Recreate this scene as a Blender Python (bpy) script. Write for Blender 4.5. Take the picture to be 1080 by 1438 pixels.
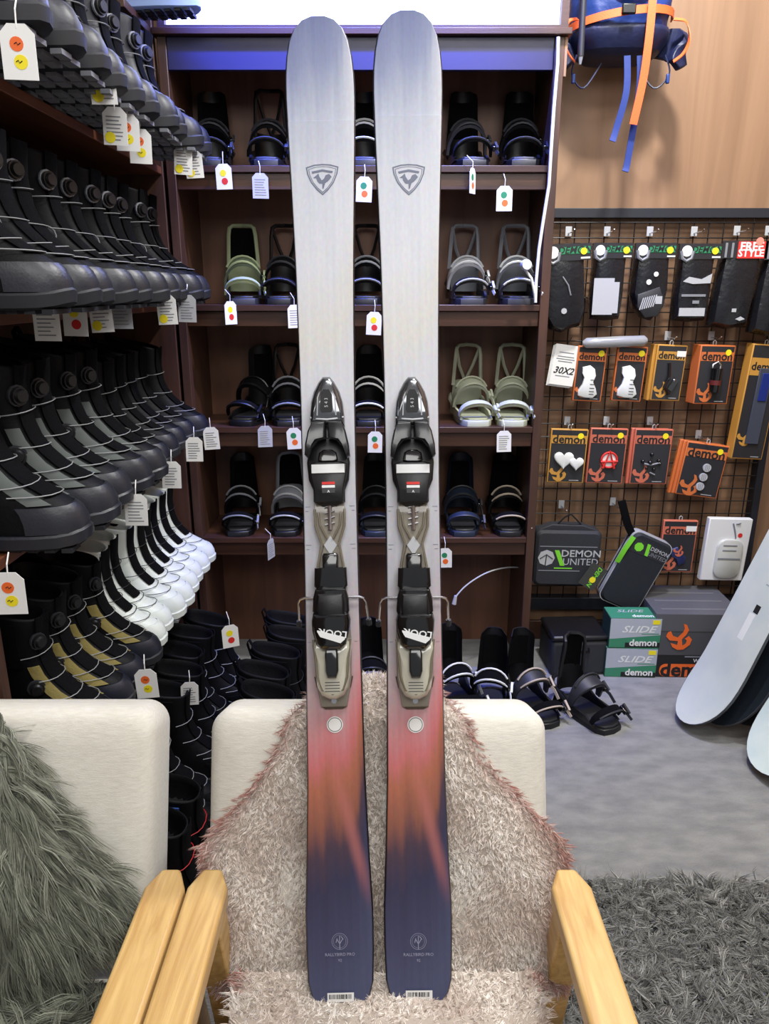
import bpy, math, random
import numpy as np
from mathutils import Vector, Matrix
from mathutils.kdtree import KDTree
random.seed(7); RNG = np.random.default_rng(7)
for o in list(bpy.data.objects): bpy.data.objects.remove(o)
SC = bpy.context.scene; COL = SC.collection
PI = math.pi
# ---------------------------------------------------------------- camera
F, PITCH, CAMZ = 1040.0, math.radians(16.6), 1.5
cam = bpy.data.objects.new('camera', bpy.data.cameras.new('camera')); COL.objects.link(cam)
cam.location = (0, 0, CAMZ); cam.rotation_euler = (PI/2 - PITCH, 0, 0)
cam.data.sensor_fit = 'VERTICAL'; cam.data.sensor_height = 36.0; cam.data.sensor_width = 36.0*1080/1438
cam.data.lens = F/1438*36.0; cam.data.clip_start = 0.02
SC.camera = cam
def ray(px, py):
    a = (px-540)/F; b = (719-py)/F
    return Vector((a, math.cos(PITCH)+b*math.sin(PITCH), -math.sin(PITCH)+b*math.cos(PITCH)))
def at(px, py, t=None, x=None, y=None, z=None):
    r = ray(px, py)
    if x is not None: t = x/r.x
    if y is not None: t = y/r.y
    if z is not None: t = (z-CAMZ)/r.z
    return Vector((0, 0, CAMZ)) + r*t
# ---------------------------------------------------------------- world, lights, exposure
SC.view_settings.view_transform = 'Standard'; SC.view_settings.look = 'None'
SC.view_settings.gamma = 1.0; SC.view_settings.use_curve_mapping = False
SC.view_settings.exposure = 0.32
W = bpy.data.worlds.new('shop_ambient'); SC.world = W; W.use_nodes = True
W.node_tree.nodes['Background'].inputs[0].default_value = (0.93, 0.96, 1.0, 1)
W.node_tree.nodes['Background'].inputs[1].default_value = 0.30
def area(name, loc, target, sx, sy, power, color=(1, 1, 1), spread=PI):
    l = bpy.data.lights.new(name, 'AREA'); l.shape = 'RECTANGLE'; l.size = sx; l.size_y = sy
    l.energy = power; l.color = color; l.spread = spread
    o = bpy.data.objects.new(name, l); COL.objects.link(o); o.location = loc
    o.rotation_euler = (Vector(target)-Vector(loc)).to_track_quat('-Z', 'Y').to_euler()
    return o
area('ceiling_panel_light', (0.25, -1.05, 3.0), (0.1, 1.7, 0.8), 2.4, 1.0, 36, (1.0, 0.99, 0.97))
area('ceiling_panel_light', (0.55, 0.75, 3.32), (0.55, 0.95, 0.0), 1.4, 0.5, 30, (1.0, 0.99, 0.97))
area('ceiling_spot_light', (0.72, 2.0, 3.32), (0.95, 2.85, 1.6), 0.14, 0.14, 50, (1.0, 0.98, 0.95))
area('ceiling_spot_light', (1.3, 1.5, 3.32), (1.1, 2.0, 0.0), 0.35, 0.35, 16, (0.97, 0.99, 1.0))
# ---------------------------------------------------------------- materials
def lin(c):
    return tuple((v/255/12.92 if v/255 <= 0.04045 else ((v/255+0.055)/1.055)**2.4) for v in c)
MATS = {}
def mat(name, rgb, rough=0.5, metal=0.0, var=0.0, scale=30.0, stretch=(1, 1, 1), bump=0.0, bscale=None, rgb2=None,
        trans=0.0, alpha=1.0, emit=0.0, coat=0.0, attr=None, sheen=0.0, spec=0.5, kind='noise'):
    if name in MATS: return MATS[name]
    m = bpy.data.materials.new(name); m.use_nodes = True; MATS[name] = m
    nt = m.node_tree; b = nt.nodes['Principled BSDF']; N = nt.nodes.new; L = nt.links.new
    c = lin(rgb)
    b.inputs['Base Color'].default_value = (*c, 1)
    b.inputs['Roughness'].default_value = rough; b.inputs['Metallic'].default_value = metal
    b.inputs['Transmission Weight'].default_value = trans; b.inputs['Alpha'].default_value = alpha
    b.inputs['Coat Weight'].default_value = coat; b.inputs['Coat Roughness'].default_value = 0.12
    b.inputs['Sheen Weight'].default_value = sheen; b.inputs['Specular IOR Level'].default_value = spec
    if emit:
        b.inputs['Emission Color'].default_value = (*c, 1); b.inputs['Emission Strength'].default_value = emit
    tc = N('ShaderNodeTexCoord'); mp = N('ShaderNodeMapping'); L(tc.outputs['Object'], mp.inputs[0])
    mp.inputs['Scale'].default_value = stretch
    if attr:
        an = N('ShaderNodeAttribute'); an.attribute_name = attr
        L(an.outputs['Color'], b.inputs['Base Color'])
    elif var or rgb2:
        nz = N('ShaderNodeTexNoise'); nz.inputs['Scale'].default_value = scale; nz.inputs['Detail'].default_value = 5
        L(mp.outputs[0], nz.inputs['Vector'])
        cr = N('ShaderNodeValToRGB'); c2 = lin(rgb2) if rgb2 else tuple(v*(1+var) for v in c)
        c1 = c if rgb2 else tuple(v*(1-var) for v in c)
        cr.color_ramp.elements[0].position = 0.3; cr.color_ramp.elements[1].position = 0.7
        cr.color_ramp.elements[0].color = (*c1, 1); cr.color_ramp.elements[1].color = (*c2, 1)
        L(nz.outputs['Fac'], cr.inputs[0]); L(cr.outputs[0], b.inputs['Base Color'])
    else:
        # slight wear in the gloss so that no surface is perfectly even
        nz = N('ShaderNodeTexNoise'); nz.inputs['Scale'].default_value = 60; L(mp.outputs[0], nz.inputs['Vector'])
        mr = N('ShaderNodeMapRange'); mr.inputs[3].default_value = max(0.02, rough-0.06); mr.inputs[4].default_value = min(1, rough+0.06)
        L(nz.outputs['Fac'], mr.inputs[0]); L(mr.outputs[0], b.inputs['Roughness'])
    if bump:
        n2 = N('ShaderNodeTexNoise'); n2.inputs['Scale'].default_value = bscale or scale*4; n2.inputs['Detail'].default_value = 3
        L(mp.outputs[0], n2.inputs['Vector'])
        bp = N('ShaderNodeBump'); bp.inputs['Strength'].default_value = bump; bp.inputs['Distance'].default_value = 0.004
        L(n2.outputs['Fac'], bp.inputs['Height']); L(bp.outputs[0], b.inputs['Normal'])
    return m
def wood(name, rgb, rgb2, rough=0.45, scale=4.0, stretch=(6, 6, 0.5), dist=1.2):
    if name in MATS: return MATS[name]
    m = mat(name, rgb, rough, rgb2=rgb2, scale=scale, stretch=stretch, bump=0.08, bscale=30)
    for n in m.node_tree.nodes:
        if n.type == 'TEX_NOISE': n.inputs['Distortion'].default_value = dist; n.inputs['Detail'].default_value = 8
    return m
def weave(name, rgb, rgb2):
    if name in MATS: return MATS[name]
    m = mat(name, rgb, 0.9, rgb2=rgb2, scale=120, stretch=(0.4, 1, 3.0), bump=0.25, bscale=420, sheen=0.2)
    return m
M_FLOOR = mat('grey_carpet', (118, 118, 119), 0.95, rgb2=(144, 144, 142), scale=13, stretch=(0.8, 1.6, 1), bump=1.0, bscale=150)
M_WALL = wood('wall_veneer', (130, 100, 76), (149, 117, 91), 0.5, 2.2, (5, 5, 0.35))
M_DWOOD = wood('dark_brown_wood', (52, 33, 26), (76, 48, 37), 0.4, 3.0, (0.5, 5, 6))
M_DWOODV = wood('dark_brown_back_board', (60, 40, 31), (84, 56, 43), 0.45, 3.0, (5, 5, 0.5))
M_OAK = wood('ash_wood', (186, 144, 84), (222, 188, 124), 0.35, 3.2, (9, 0.6, 9), 2.2)
M_CREAM = weave('cream_weave', (208, 204, 192), (222, 219, 208))
M_BLACK = mat('black_plastic', (15, 15, 18), 0.42, bump=0.05)
M_BLACKG = mat('black_gloss', (14, 14, 16), 0.12, coat=0.6)
M_BLACKF = mat('black_fabric', (9, 9, 12), 0.95, spec=0.12, bump=0.4, bscale=400)
M_DGREY = mat('charcoal_plastic', (40, 41, 46), 0.5)
M_GREY = mat('grey_plastic', (128, 131, 138), 0.45)
M_LGREY = mat('pale_grey_plastic', (176, 178, 182), 0.4)
M_WHITE = mat('white_plastic', (226, 228, 228), 0.4)
M_PAPER = mat('white_paper', (232, 232, 230), 0.7)
M_PAPERG = mat('grey_paper', (176, 178, 184), 0.6)
M_INK = mat('black_ink', (22, 22, 24), 0.7)
M_RED = mat('red_print', (214, 44, 40), 0.6)
M_ORANGE = mat('orange_print', (235, 105, 40), 0.6)
M_YELLOW = mat('yellow_sticker', (240, 222, 30), 0.6)
M_GREEN = mat('green_print', (32, 128, 84), 0.6)
M_LIME = mat('lime_print', (120, 210, 50), 0.6)
M_STEEL = mat('steel', (190, 190, 194), 0.25, 1.0)
M_CHROME = mat('smoked_chrome', (120, 122, 126), 0.15, 0.9)
M_SMOKE = mat('smoky_clear_plastic', (150, 140, 118), 0.12, trans=0.55, coat=0.5)
M_CLEAR = mat('clear_blister', (235, 238, 240), 0.08, alpha=0.22)
# ---------------------------------------------------------------- mesh helpers
class MB:
    def __init__(s): s.v = []; s.f = []
    def add(s, vs, fs):
        n = len(s.v); s.v += [tuple(v) for v in vs]; s.f += [tuple(i+n for i in f) for f in fs]; return s
    def box(s, c, d, rot=None):
        vs = []
        for z in (-1, 1):
            for y in (-1, 1):
                for x in (-1, 1): vs.append(Vector((x*d[0]/2, y*d[1]/2, z*d[2]/2)))
        if rot is not None: vs = [rot @ v for v in vs]
        c = Vector(c)
        return s.add([v+c for v in vs], [(0, 2, 3, 1), (4, 5, 7, 6), (0, 1, 5, 4), (2, 6, 7, 3), (0, 4, 6, 2), (1, 3, 7, 5)])
    def bx(s, a, b): return s.box([(a[i]+b[i])/2 for i in range(3)], [abs(b[i]-a[i]) for i in range(3)])
    def loft(s, rings, cap0=True, cap1=True, closed=True):
        n = len(rings[0]); vs = [p for r in rings for p in r]; fs = []
        for i in range(len(rings)-1):
            for j in range(n if closed else n-1):
                k = (j+1) % n
                fs.append((i*n+j, i*n+k, (i+1)*n+k, (i+1)*n+j))
        if cap0: fs.append(tuple(range(n-1, -1, -1)))
        if cap1: fs.append(tuple((len(rings)-1)*n+j for j in range(n)))
        return s.add(vs, fs)
    def tube(s, pts, r, n=6, closed=False, flat=1.0):
        pts = [Vector(p) for p in pts]; rings = []; up = None
        m = len(pts)
        for i, p in enumerate(pts):
            a = pts[(i-1) % m] if (closed or i > 0) else p; b = pts[(i+1) % m] if (closed or i < m-1) else p
            d = (b-a); d = d.normalized() if d.length > 1e-9 else Vector((0, 0, 1))
            if up is None:
                up = Vector((0, 0, 1)) if abs(d.z) < 0.9 else Vector((1, 0, 0))
            sd = d.cross(up)
            if sd.length < 1e-6: sd = d.orthogonal()
            sd.normalize(); up = sd.cross(d).normalized()
            rr = r[i] if isinstance(r, (list, tuple)) else r
            rings.append([p+sd*math.cos(2*PI*k/n)*rr+up*math.sin(2*PI*k/n)*rr*flat for k in range(n)])
        if closed: rings.append(rings[0]); return s.loft(rings, False, False)
        return s.loft(rings)
    def band(s, pts, wdir, w, th):
        # a flat strap: rectangular section along pts; wdir is the width direction (vector or list)
        pts = [Vector(p) for p in pts]; rings = []
        for i, p in enumerate(pts):
            a = pts[max(i-1, 0)]; b = pts[min(i+1, len(pts)-1)]; d = (b-a).normalized()
            wd = Vector(wdir[i] if isinstance(wdir, list) else wdir); wd = (wd-d*wd.dot(d)).normalized()
            nn = d.cross(wd); ww = w[i] if isinstance(w, list) else w
            rings.append([p-wd*ww/2-nn*th/2, p+wd*ww/2-nn*th/2, p+wd*ww/2+nn*th/2, p-wd*ww/2+nn*th/2])
        return s.loft(rings)
    def prism(s, poly, h0, h1, ch=0.0, axis='z'):
        cx = sum(p[0] for p in poly)/len(poly); cy = sum(p[1] for p in poly)/len(poly)
        def inset(q):
            out = []
            for p in poly:
                dx, dy = p[0]-cx, p[1]-cy; l = math.hypot(dx, dy) or 1
                out.append((p[0]-dx/l*q, p[1]-dy/l*q))
            return out
        def ring(pl, h):
            if axis == 'z': return [(p[0], p[1], h) for p in pl]
            if axis == 'y': return [(p[0], h, p[1]) for p in pl]
            return [(h, p[0], p[1]) for p in pl]
        rings = [ring(poly, h0)]
        if ch:
            sg = 1 if h1 > h0 else -1
            rings += [ring(poly, h1-sg*ch), ring(inset(ch*0.4), h1-sg*ch*0.35), ring(inset(ch*1.0), h1)]
        else: rings.append(ring(poly, h1))
        return s.loft(rings)
    def disc(s, c, r, h, n=16, axis='z', sy=1.0):
        poly = [(c[0]+r*math.cos(2*PI*k/n), c[1]+r*sy*math.sin(2*PI*k/n)) for k in range(n)]
        return s.prism(poly, c[2], c[2]+h, 0, axis)
    def ball(s, c, r, n=10, m=6):
        r = (r, r, r) if not isinstance(r, (tuple, list)) else r
        rings = []
        for i in range(m+1):
            ph = -PI/2+PI*(0.04+0.92*i/m)
            rings.append([(c[0]+r[0]*math.cos(ph)*math.cos(2*PI*k/n), c[1]+r[1]*math.cos(ph)*math.sin(2*PI*k/n), c[2]+r[2]*math.sin(ph)) for k in range(n)])
        return s.loft(rings)
def smooth(pts, n=5):
    p = [Vector(q) for q in pts]; out = []
    for i in range(len(p)-1):
        a, b, c, d = p[max(i-1, 0)], p[i], p[i+1], p[min(i+2, len(p)-1)]
        for k in range(n):
            t = k/n; out.append(0.5*((2*b)+(c-a)*t+(2*a-5*b+4*c-d)*t*t+(3*b-a-3*c+d)*t**3))
    return out+[p[-1]]
def rrect(x0, y0, x1, y1, r, n=5):
    pts = []
    for cx, cy, a0 in ((x1-r, y1-r, 0), (x0+r, y1-r, PI/2), (x0+r, y0+r, PI), (x1-r, y0+r, 1.5*PI)):
        for k in range(n+1):
            a = a0+PI/2*k/n; pts.append((cx+r*math.cos(a), cy+r*math.sin(a)))
    return pts
def mesh_of(mb, name, smooth=True):
    me = bpy.data.meshes.new(name); me.from_pydata(mb.v, [], mb.f); me.update()
    import bmesh
    bm = bmesh.new(); bm.from_mesh(me); bmesh.ops.recalc_face_normals(bm, faces=bm.faces); bm.to_mesh(me); bm.free()
    if smooth:
        me.polygons.foreach_set('use_smooth', [True]*len(me.polygons))
        me.set_sharp_from_angle(angle=math.radians(38))
    return me
def link(o, parent=None):
    COL.objects.link(o)
    if parent is not None: o.parent = parent
    return o
def part(name, mb, m, parent=None, bevel=0.0, subsurf=0, smooth=True, seg=2):
    me = mesh_of(mb, name, smooth) if isinstance(mb, MB) else mb
    if m is not None and not me.materials: me.materials.append(m)
    o = link(bpy.data.objects.new(name, me), parent)
    if bevel:
        b = o.modifiers.new('bevel', 'BEVEL'); b.width = bevel; b.segments = seg; b.limit_method = 'ANGLE'; b.angle_limit = 0.6
    if subsurf:
        b = o.modifiers.new('subsurf', 'SUBSURF'); b.levels = b.render_levels = subsurf
    return o
def tag(o, label, cat, group=None, kind=None):
    o['label'] = label; o['category'] = cat
    if group: o['group'] = group
    if kind: o['kind'] = kind
    return o
def struct(o, label=None, cat=None):
    o['kind'] = 'structure'
    if label: o['label'] = label; o['category'] = cat
    return o
def thing(name, label, cat, loc=(0, 0, 0), rot=(0, 0, 0), group=None):
    o = bpy.data.objects.new(name, None); COL.objects.link(o); o.empty_display_size = 0.05
    o.location = loc; o.rotation_euler = rot
    return tag(o, label, cat, group)
def children(o): return [c for c in COL.objects if c.parent == o]
def dup(root, loc, rot=None, label=None, kids=None, scale=None):
    r = root.copy(); COL.objects.link(r); r.location = loc
    if rot is not None: r.rotation_euler = rot
    if scale is not None: r.scale = scale
    if label: r['label'] = label
    for ch, subs in KIDS[root.name]:
        c = ch.copy(); COL.objects.link(c); c.parent = r
        for g in subs:
            d = g.copy(); COL.objects.link(d); d.parent = c
    return r
KIDS = {}
def remember(root):
    KIDS[root.name] = [(c, list(c.children)) for c in root.children]; return root
TXT = {}
def text(body, size, m, parent, loc, rot=(PI/2, 0, 0), bold=0.0, shear=0.0, sx=1.0, name='lettering', ext=0.0003):
    key = (body, bold, shear, m.name)
    if key not in TXT:
        cu = bpy.data.curves.new('lettering', 'FONT'); cu.body = body; cu.size = 1.0; cu.align_x = 'CENTER'; cu.align_y = 'CENTER'
        cu.resolution_u = 2; cu.offset = bold; cu.shear = shear; cu.extrude = 0.004
        ob = bpy.data.objects.new('lettering', cu); me = bpy.data.meshes.new_from_object(ob)
        me.name = 'lettering'; me.materials.clear(); me.materials.append(m)
        bpy.data.objects.remove(ob); TXT[key] = me
    o = link(bpy.data.objects.new(name, TXT[key]), parent)
    o.location = loc; o.rotation_euler = rot; o.scale = (size*sx, size, size)
    return o
ORD = ['first', 'second', 'third', 'fourth', 'fifth', 'sixth', 'seventh', 'eighth', 'ninth', 'tenth', 'eleventh', 'twelfth', 'thirteenth', 'fourteenth']
def fur_mesh(name, P, Nrm, comb, length, width, cols, seg=3, curl=0.3, droop=0.3, lift=0.6):
    """P,Nrm,comb: (n,3); length,width: (n,), cols (n,3) -> ribbons as one mesh with a colour attribute"""
    n = len(P); d = Nrm*lift+comb+RNG.normal(0, curl, (n, 3)); d /= np.linalg.norm(d, axis=1)[:, None]
    side = np.cross(d, RNG.normal(0, 1, (n, 3))); side /= np.linalg.norm(side, axis=1)[:, None]
    nv = 2*seg+1; V = np.zeros((n, nv, 3)); pos = P.copy(); cur = d.copy()
    tw = RNG.normal(0, curl*0.6, (n, 3))
    for k in range(seg):
        w = (width*(1-0.75*(k/seg)))[:, None]*0.5
        V[:, 2*k] = pos-side*w; V[:, 2*k+1] = pos+side*w
        pos = pos+cur*(length/seg)[:, None]
        cur = cur+tw/seg+np.array([0, 0, -droop/seg])+comb*0.3/seg; cur /= np.linalg.norm(cur, axis=1)[:, None]
    V[:, nv-1] = pos
    base = (np.arange(n)*nv)[:, None]
    loops = []; 
    quad = [np.concatenate([base+2*k, base+2*k+1, base+2*k+3, base+2*k+2], 1) for k in range(seg-1)]
    tri = np.concatenate([base+2*seg-2, base+2*seg-1, base+2*seg], 1)
    allq = np.stack(quad, 1).reshape(-1, 4) if quad else np.zeros((0, 4), int)
    lv = np.concatenate([allq.ravel(), tri.ravel()])
    cnt = np.concatenate([np.full(len(allq), 4), np.full(len(tri), 3)]); st = np.concatenate([[0], np.cumsum(cnt)[:-1]])
    me = bpy.data.meshes.new(name); me.vertices.add(n*nv); me.vertices.foreach_set('co', V.astype(np.float32).ravel())
    me.loops.add(len(lv)); me.loops.foreach_set('vertex_index', lv.astype(np.int32))
    me.polygons.add(len(cnt)); me.polygons.foreach_set('loop_start', st.astype(np.int32)); me.polygons.foreach_set('loop_total', cnt.astype(np.int32))
    me.update(calc_edges=True)
    at_ = me.color_attributes.new('col', 'FLOAT_COLOR', 'POINT')
    C = np.ones((n, nv, 4), np.float32); C[:, :, :3] = cols[:, None, :]
    at_.data.foreach_set('color', C.ravel())
    return me

def clump_fur(name, P, Nrm, comb, length, width, cols, nclump, seg=6, lift=0.3, droop=0.6, wave=0.25, conv=0.75, frizz=0.004, cvar=0.16):
    """long hair gathered into wavy locks: strands follow the guide of the nearest lock root"""
    n = len(P); ci = RNG.choice(n, nclump, replace=False); Q = P[ci]
    kd = KDTree(nclump)
    for i_, q_ in enumerate(Q): kd.insert(q_, i_)
    kd.balance(); own = np.array([kd.find(p_)[1] for p_ in P])
    d = Nrm[ci]*lift+comb[ci]+RNG.normal(0, 0.16, (nclump, 3)); d /= np.linalg.norm(d, axis=1)[:, None]
    sd = np.cross(d, Nrm[ci]); sd /= np.linalg.norm(sd, axis=1)[:, None]+1e-6
    L = length[ci]*RNG.uniform(0.8, 1.2, nclump); ph = RNG.uniform(0, 6.28, nclump); fr = RNG.uniform(3.0, 6.0, nclump); am = RNG.uniform(0.3, 1.0, nclump)*wave
    pos = np.zeros((nclump, 3)); G = [pos.copy()]
    for k in range(seg):
        dd = d+sd*(am*np.sin(ph+fr*k/seg))[:, None]; dd /= np.linalg.norm(dd, axis=1)[:, None]
        pos = pos+dd*(L/seg)[:, None]; G.append(pos.copy())
        d = d+np.array([0, 0, -droop/seg])-Nrm[ci]*(0.25/seg); d /= np.linalg.norm(d, axis=1)[:, None]
    G = np.stack(G, 1)
    nv = 2*seg+1; V = np.zeros((n, nv, 3)); off = P-Q[own]; ls = RNG.uniform(0.7, 1.08, n)[:, None]
    side = np.cross(G[own, 1], Nrm)+RNG.normal(0, 0.35, (n, 3))*np.linalg.norm(G[own, 1], axis=1)[:, None]; side /= np.linalg.norm(side, axis=1)[:, None]+1e-9
    fz = RNG.normal(0, frizz, (n, 3))
    for k in range(seg+1):
        t = k/seg; c = Q[own]+G[own, k]*ls+off*(1-conv*t**0.8)+fz*t
        if k == seg: V[:, nv-1] = c
        else:
            w = (width*(1-0.6*t))[:, None]*0.5; V[:, 2*k] = c-side*w; V[:, 2*k+1] = c+side*w
    base = (np.arange(n)*nv)[:, None]
    quad = np.stack([np.concatenate([base+2*k, base+2*k+1, base+2*k+3, base+2*k+2], 1) for k in range(seg-1)], 1).reshape(-1, 4)
    tri = np.concatenate([base+2*seg-2, base+2*seg-1, base+2*seg], 1)
    lv = np.concatenate([quad.ravel(), tri.ravel()]); cnt = np.concatenate([np.full(len(quad), 4), np.full(len(tri), 3)]); st = np.concatenate([[0], np.cumsum(cnt)[:-1]])
    me = bpy.data.meshes.new(name); me.vertices.add(n*nv); me.vertices.foreach_set('co', V.astype(np.float32).ravel())
    me.loops.add(len(lv)); me.loops.foreach_set('vertex_index', lv.astype(np.int32))
    me.polygons.add(len(cnt)); me.polygons.foreach_set('loop_start', st.astype(np.int32)); me.polygons.foreach_set('loop_total', cnt.astype(np.int32))
    me.update(calc_edges=True)
    hcl = RNG.normal(0, cvar, nclump)[own]
    C = np.ones((n, nv, 4), np.float32); C[:, :, :3] = (cols*(1+hcl)[:, None])[:, None, :]
    me.color_attributes.new('col', 'FLOAT_COLOR', 'POINT').data.foreach_set('color', np.clip(C, 0, 1).ravel())
    return me
# ================================================================ the room
fl = part('floor', MB().bx((-1.2, -1.6, -0.06), (2.2, 3.15, 0)), M_FLOOR); struct(fl)
wb = part('wall_back', MB().bx((-1.2, 3.05, 0), (2.2, 3.15, 3.4)), M_WALL); struct(wb)
wl = part('wall_left', MB().bx((-1.2, -1.6, 0), (-1.06, 3.05, 3.4)), M_DWOODV); struct(wl)
wr = part('wall_right', MB().bx((2.05, -1.6, 0), (2.2, 3.05, 3.4)), M_WALL); struct(wr)
ce = part('ceiling', MB().bx((-1.2, -1.6, 3.4), (2.2, 3.15, 3.48)), mat('ceiling_paint', (200, 200, 200), 0.9)); struct(ce)
bb = part('baseboard_back', MB().bx((0.585, 3.03, 0.0), (2.045, 3.049, 0.09)), M_DWOOD, bevel=0.003); struct(bb)
# ---------------------------------------------------------------- binding cabinet on the back wall
CABY, SH = 2.72, [1.906, 1.454, 1.017, 0.585]
cab = thing('shelf_cabinet', 'dark brown wooden shelf cabinet on the back wall holding rows of bindings', 'shelf', (0, 2.9, 0))
def cp(name, a, b, m, bev=0.002):
    return part(name, MB().bx((a[0], a[1]-2.9, a[2]), (b[0], b[1]-2.9, b[2])), m, cab, bevel=bev)
cp('side_panel', (-0.735, CABY, 0), (-0.705, 3.045, 2.286), M_DWOODV); cp('side_panel', (0.55, CABY, 0), (0.582, 3.045, 2.286), M_DWOODV)
cp('back_panel', (-0.705, 3.03, 0), (0.55, 3.045, 2.286), wood('cabinet_back_wood', (94, 62, 46), (118, 80, 60), 0.5, 3.0, (5, 5, 0.5)), 0)
for z in SH: 
    cp('shelf', (-0.7045, CABY, z-0.022), (0.5495, 3.029, z), M_DWOOD)
    cp('shelf_rail', (-0.7045, CABY+0.012, z-0.075), (0.5495, CABY+0.03, z-0.0225), M_DWOOD)
cp('top_board', (-0.745, CABY-0.02, 2.2865), (0.60, 3.045, 2.306), M_DWOOD)
cp('fascia_board', (-0.7045, CABY+0.004, 2.19), (0.5495, CABY+0.022, 2.286), mat('painted_blue_glare', (26, 25, 66), 0.4))  # blue glare over the fascia is put into the board's colour
cp('side_rail', (0.582, CABY+0.0, 2.17), (0.592, CABY+0.03, 2.286), M_WALL)
# light box standing on the cabinet
lb = thing('light_box', 'bright white backlit panel standing on top of the cabinet', 'light box', (-0.07, 2.74, 2.3065))
part('frame', MB().bx((-0.66, -0.02, 0), (-0.635, 0.04, 0.62)).bx((0.635, -0.02, 0), (0.66, 0.04, 0.62)).bx((-0.635, -0.02, 0.595), (0.635, 0.04, 0.62)).bx((-0.635, -0.02, 0), (0.635, 0.04, 0.012)), M_DWOOD, lb)
part('lit_panel', MB().bx((-0.634, 0.0, 0.0125), (0.634, 0.03, 0.5945)), mat('lit_acrylic', (238, 244, 255), 0.3, emit=1.5), lb)
# added blue strip and its light, out of view, tinting the fascia and boots
ls = thing('added_blue_strip', 'added blue light strip out of view above the cabinet top edge', 'added light', (-0.1, 2.52, 2.64))
part('rail', MB().bx((-0.6, -0.012, -0.001), (0.6, 0.012, 0.016)).bx((-0.58, 0, 0.002), (-0.56, 0.215, 0.014)).bx((0.56, 0, 0.002), (0.58, 0.215, 0.014)), M_DGREY, ls)
part('glow_strip', MB().bx((-0.59, -0.008, -0.005), (0.59, 0.008, -0.0012)), mat('added_blue_glow', (70, 110, 255), 0.4, emit=6.0), ls)
area('added_blue_light', (-0.1, 2.52, 2.625), (-0.1, 2.75, 2.1), 1.15, 0.03, 20.0, (0.08, 0.14, 1.0), 1.5)
# ---------------------------------------------------------------- boot shelves along the left wall
SX, LSH = -0.75, [1.90, 1.46, 1.0, 0.52]
lsu = thing('boot_shelf', 'dark brown wooden boot shelving along the left wall', 'shelf', (-0.9, 2.0, 0))
def lp(name, a, b, m): return part(name, MB().bx((a[0]+0.9, a[1]-2.0, a[2]), (b[0]+0.9, b[1]-2.0, b[2])), m, lsu, bevel=0.002)
for z in LSH: lp('shelf', (-1.04, 1.34, z-0.024), (SX, 2.715, z), wood('shelf_wood_lengthwise', (86, 48, 32), (120, 72, 48), 0.4, 3.0, (5, 0.5, 6)))
lp('side_panel', (-1.04, 1.31, 0), (SX-0.01, 1.339, 2.5), M_DWOODV); lp('side_panel', (-1.04, 2.716, 0), (-0.746, 2.745, 2.5), M_DWOODV)
lp('back_panel', (-1.055, 1.31, 0), (-1.041, 2.745, 2.5), M_DWOODV)
lp('upright', (-1.04, 2.02, 0.5205), (-1.0, 2.05, 0.9755), M_DWOODV)
# ================================================================ snowboard boots
BR = [(0.0, 0.0, 0.298, .050), (0.03, -0.003, 0.300, .053), (0.055, -0.003, 0.298, .053), (0.078, 0.0, 0.287, .052), (0.095, 0.004, 0.262, .0505),
      (0.112, 0.006, 0.226, .048), (0.135, 0.005, 0.193, .0465), (0.17, 0.0, 0.164, .047), (0.21, -0.004, 0.150, .049), (0.26, -0.010, 0.146, .052), (0.305, -0.014, 0.150, .054), (0.33, -0.016, 0.153, .0545)]
def bparam(z):
    for i in range(len(BR)-1):
        a, b = BR[i], BR[i+1]
        if z <= b[0]:
            k = max(0, (z-a[0])/(b[0]-a[0])); return [a[j]+(b[j]-a[j])*k for j in (1, 2, 3)]
    return BR[-1][1:]
def bsurf(z, th, off=0.0):
    x0, x1, w = bparam(z); c, s = math.cos(th), math.sin(th); e = 0.78
    a = (x1-x0)/2+off
    tilt = 0.020*max(0, (z-0.24)/0.09)*(-c)
    taper = 1-0.10*(c < 0)*abs(c)*(z < 0.12)
    return Vector(((x0+x1)/2+a*math.copysign(abs(c)**e, c), (w+off)*taper*math.copysign(abs(s)**e, s), z+tilt+0.022*0))
def boot_patch(z0, z1, t0, t1, off, nz=5, nt=8, th=0.004):
    mb = MB()
    for o in (off,):
        g = [[bsurf(z0+(z1-z0)*i/nz, t0+(t1-t0)*j/nt, o) for j in range(nt+1)] for i in range(nz+1)]
        h = [[bsurf(z0+(z1-z0)*i/nz, t0+(t1-t0)*j/nt, o-th) for j in range(nt+1)] for i in range(nz+1)]
        rim = lambda q: q[0][:]+[q[i][nt] for i in range(1, nz+1)]+q[nz][:nt][::-1]+[q[i][0] for i in range(nz-1, 0, -1)]
        vs = [p for r in g for p in r]; mb.add(vs, [(i*(nt+1)+j, i*(nt+1)+j+1, (i+1)*(nt+1)+j+1, (i+1)*(nt+1)+j) for i in range(nz) for j in range(nt)])
        mb.loft([rim(h), rim(g)], False, False)
    return mb
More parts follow.
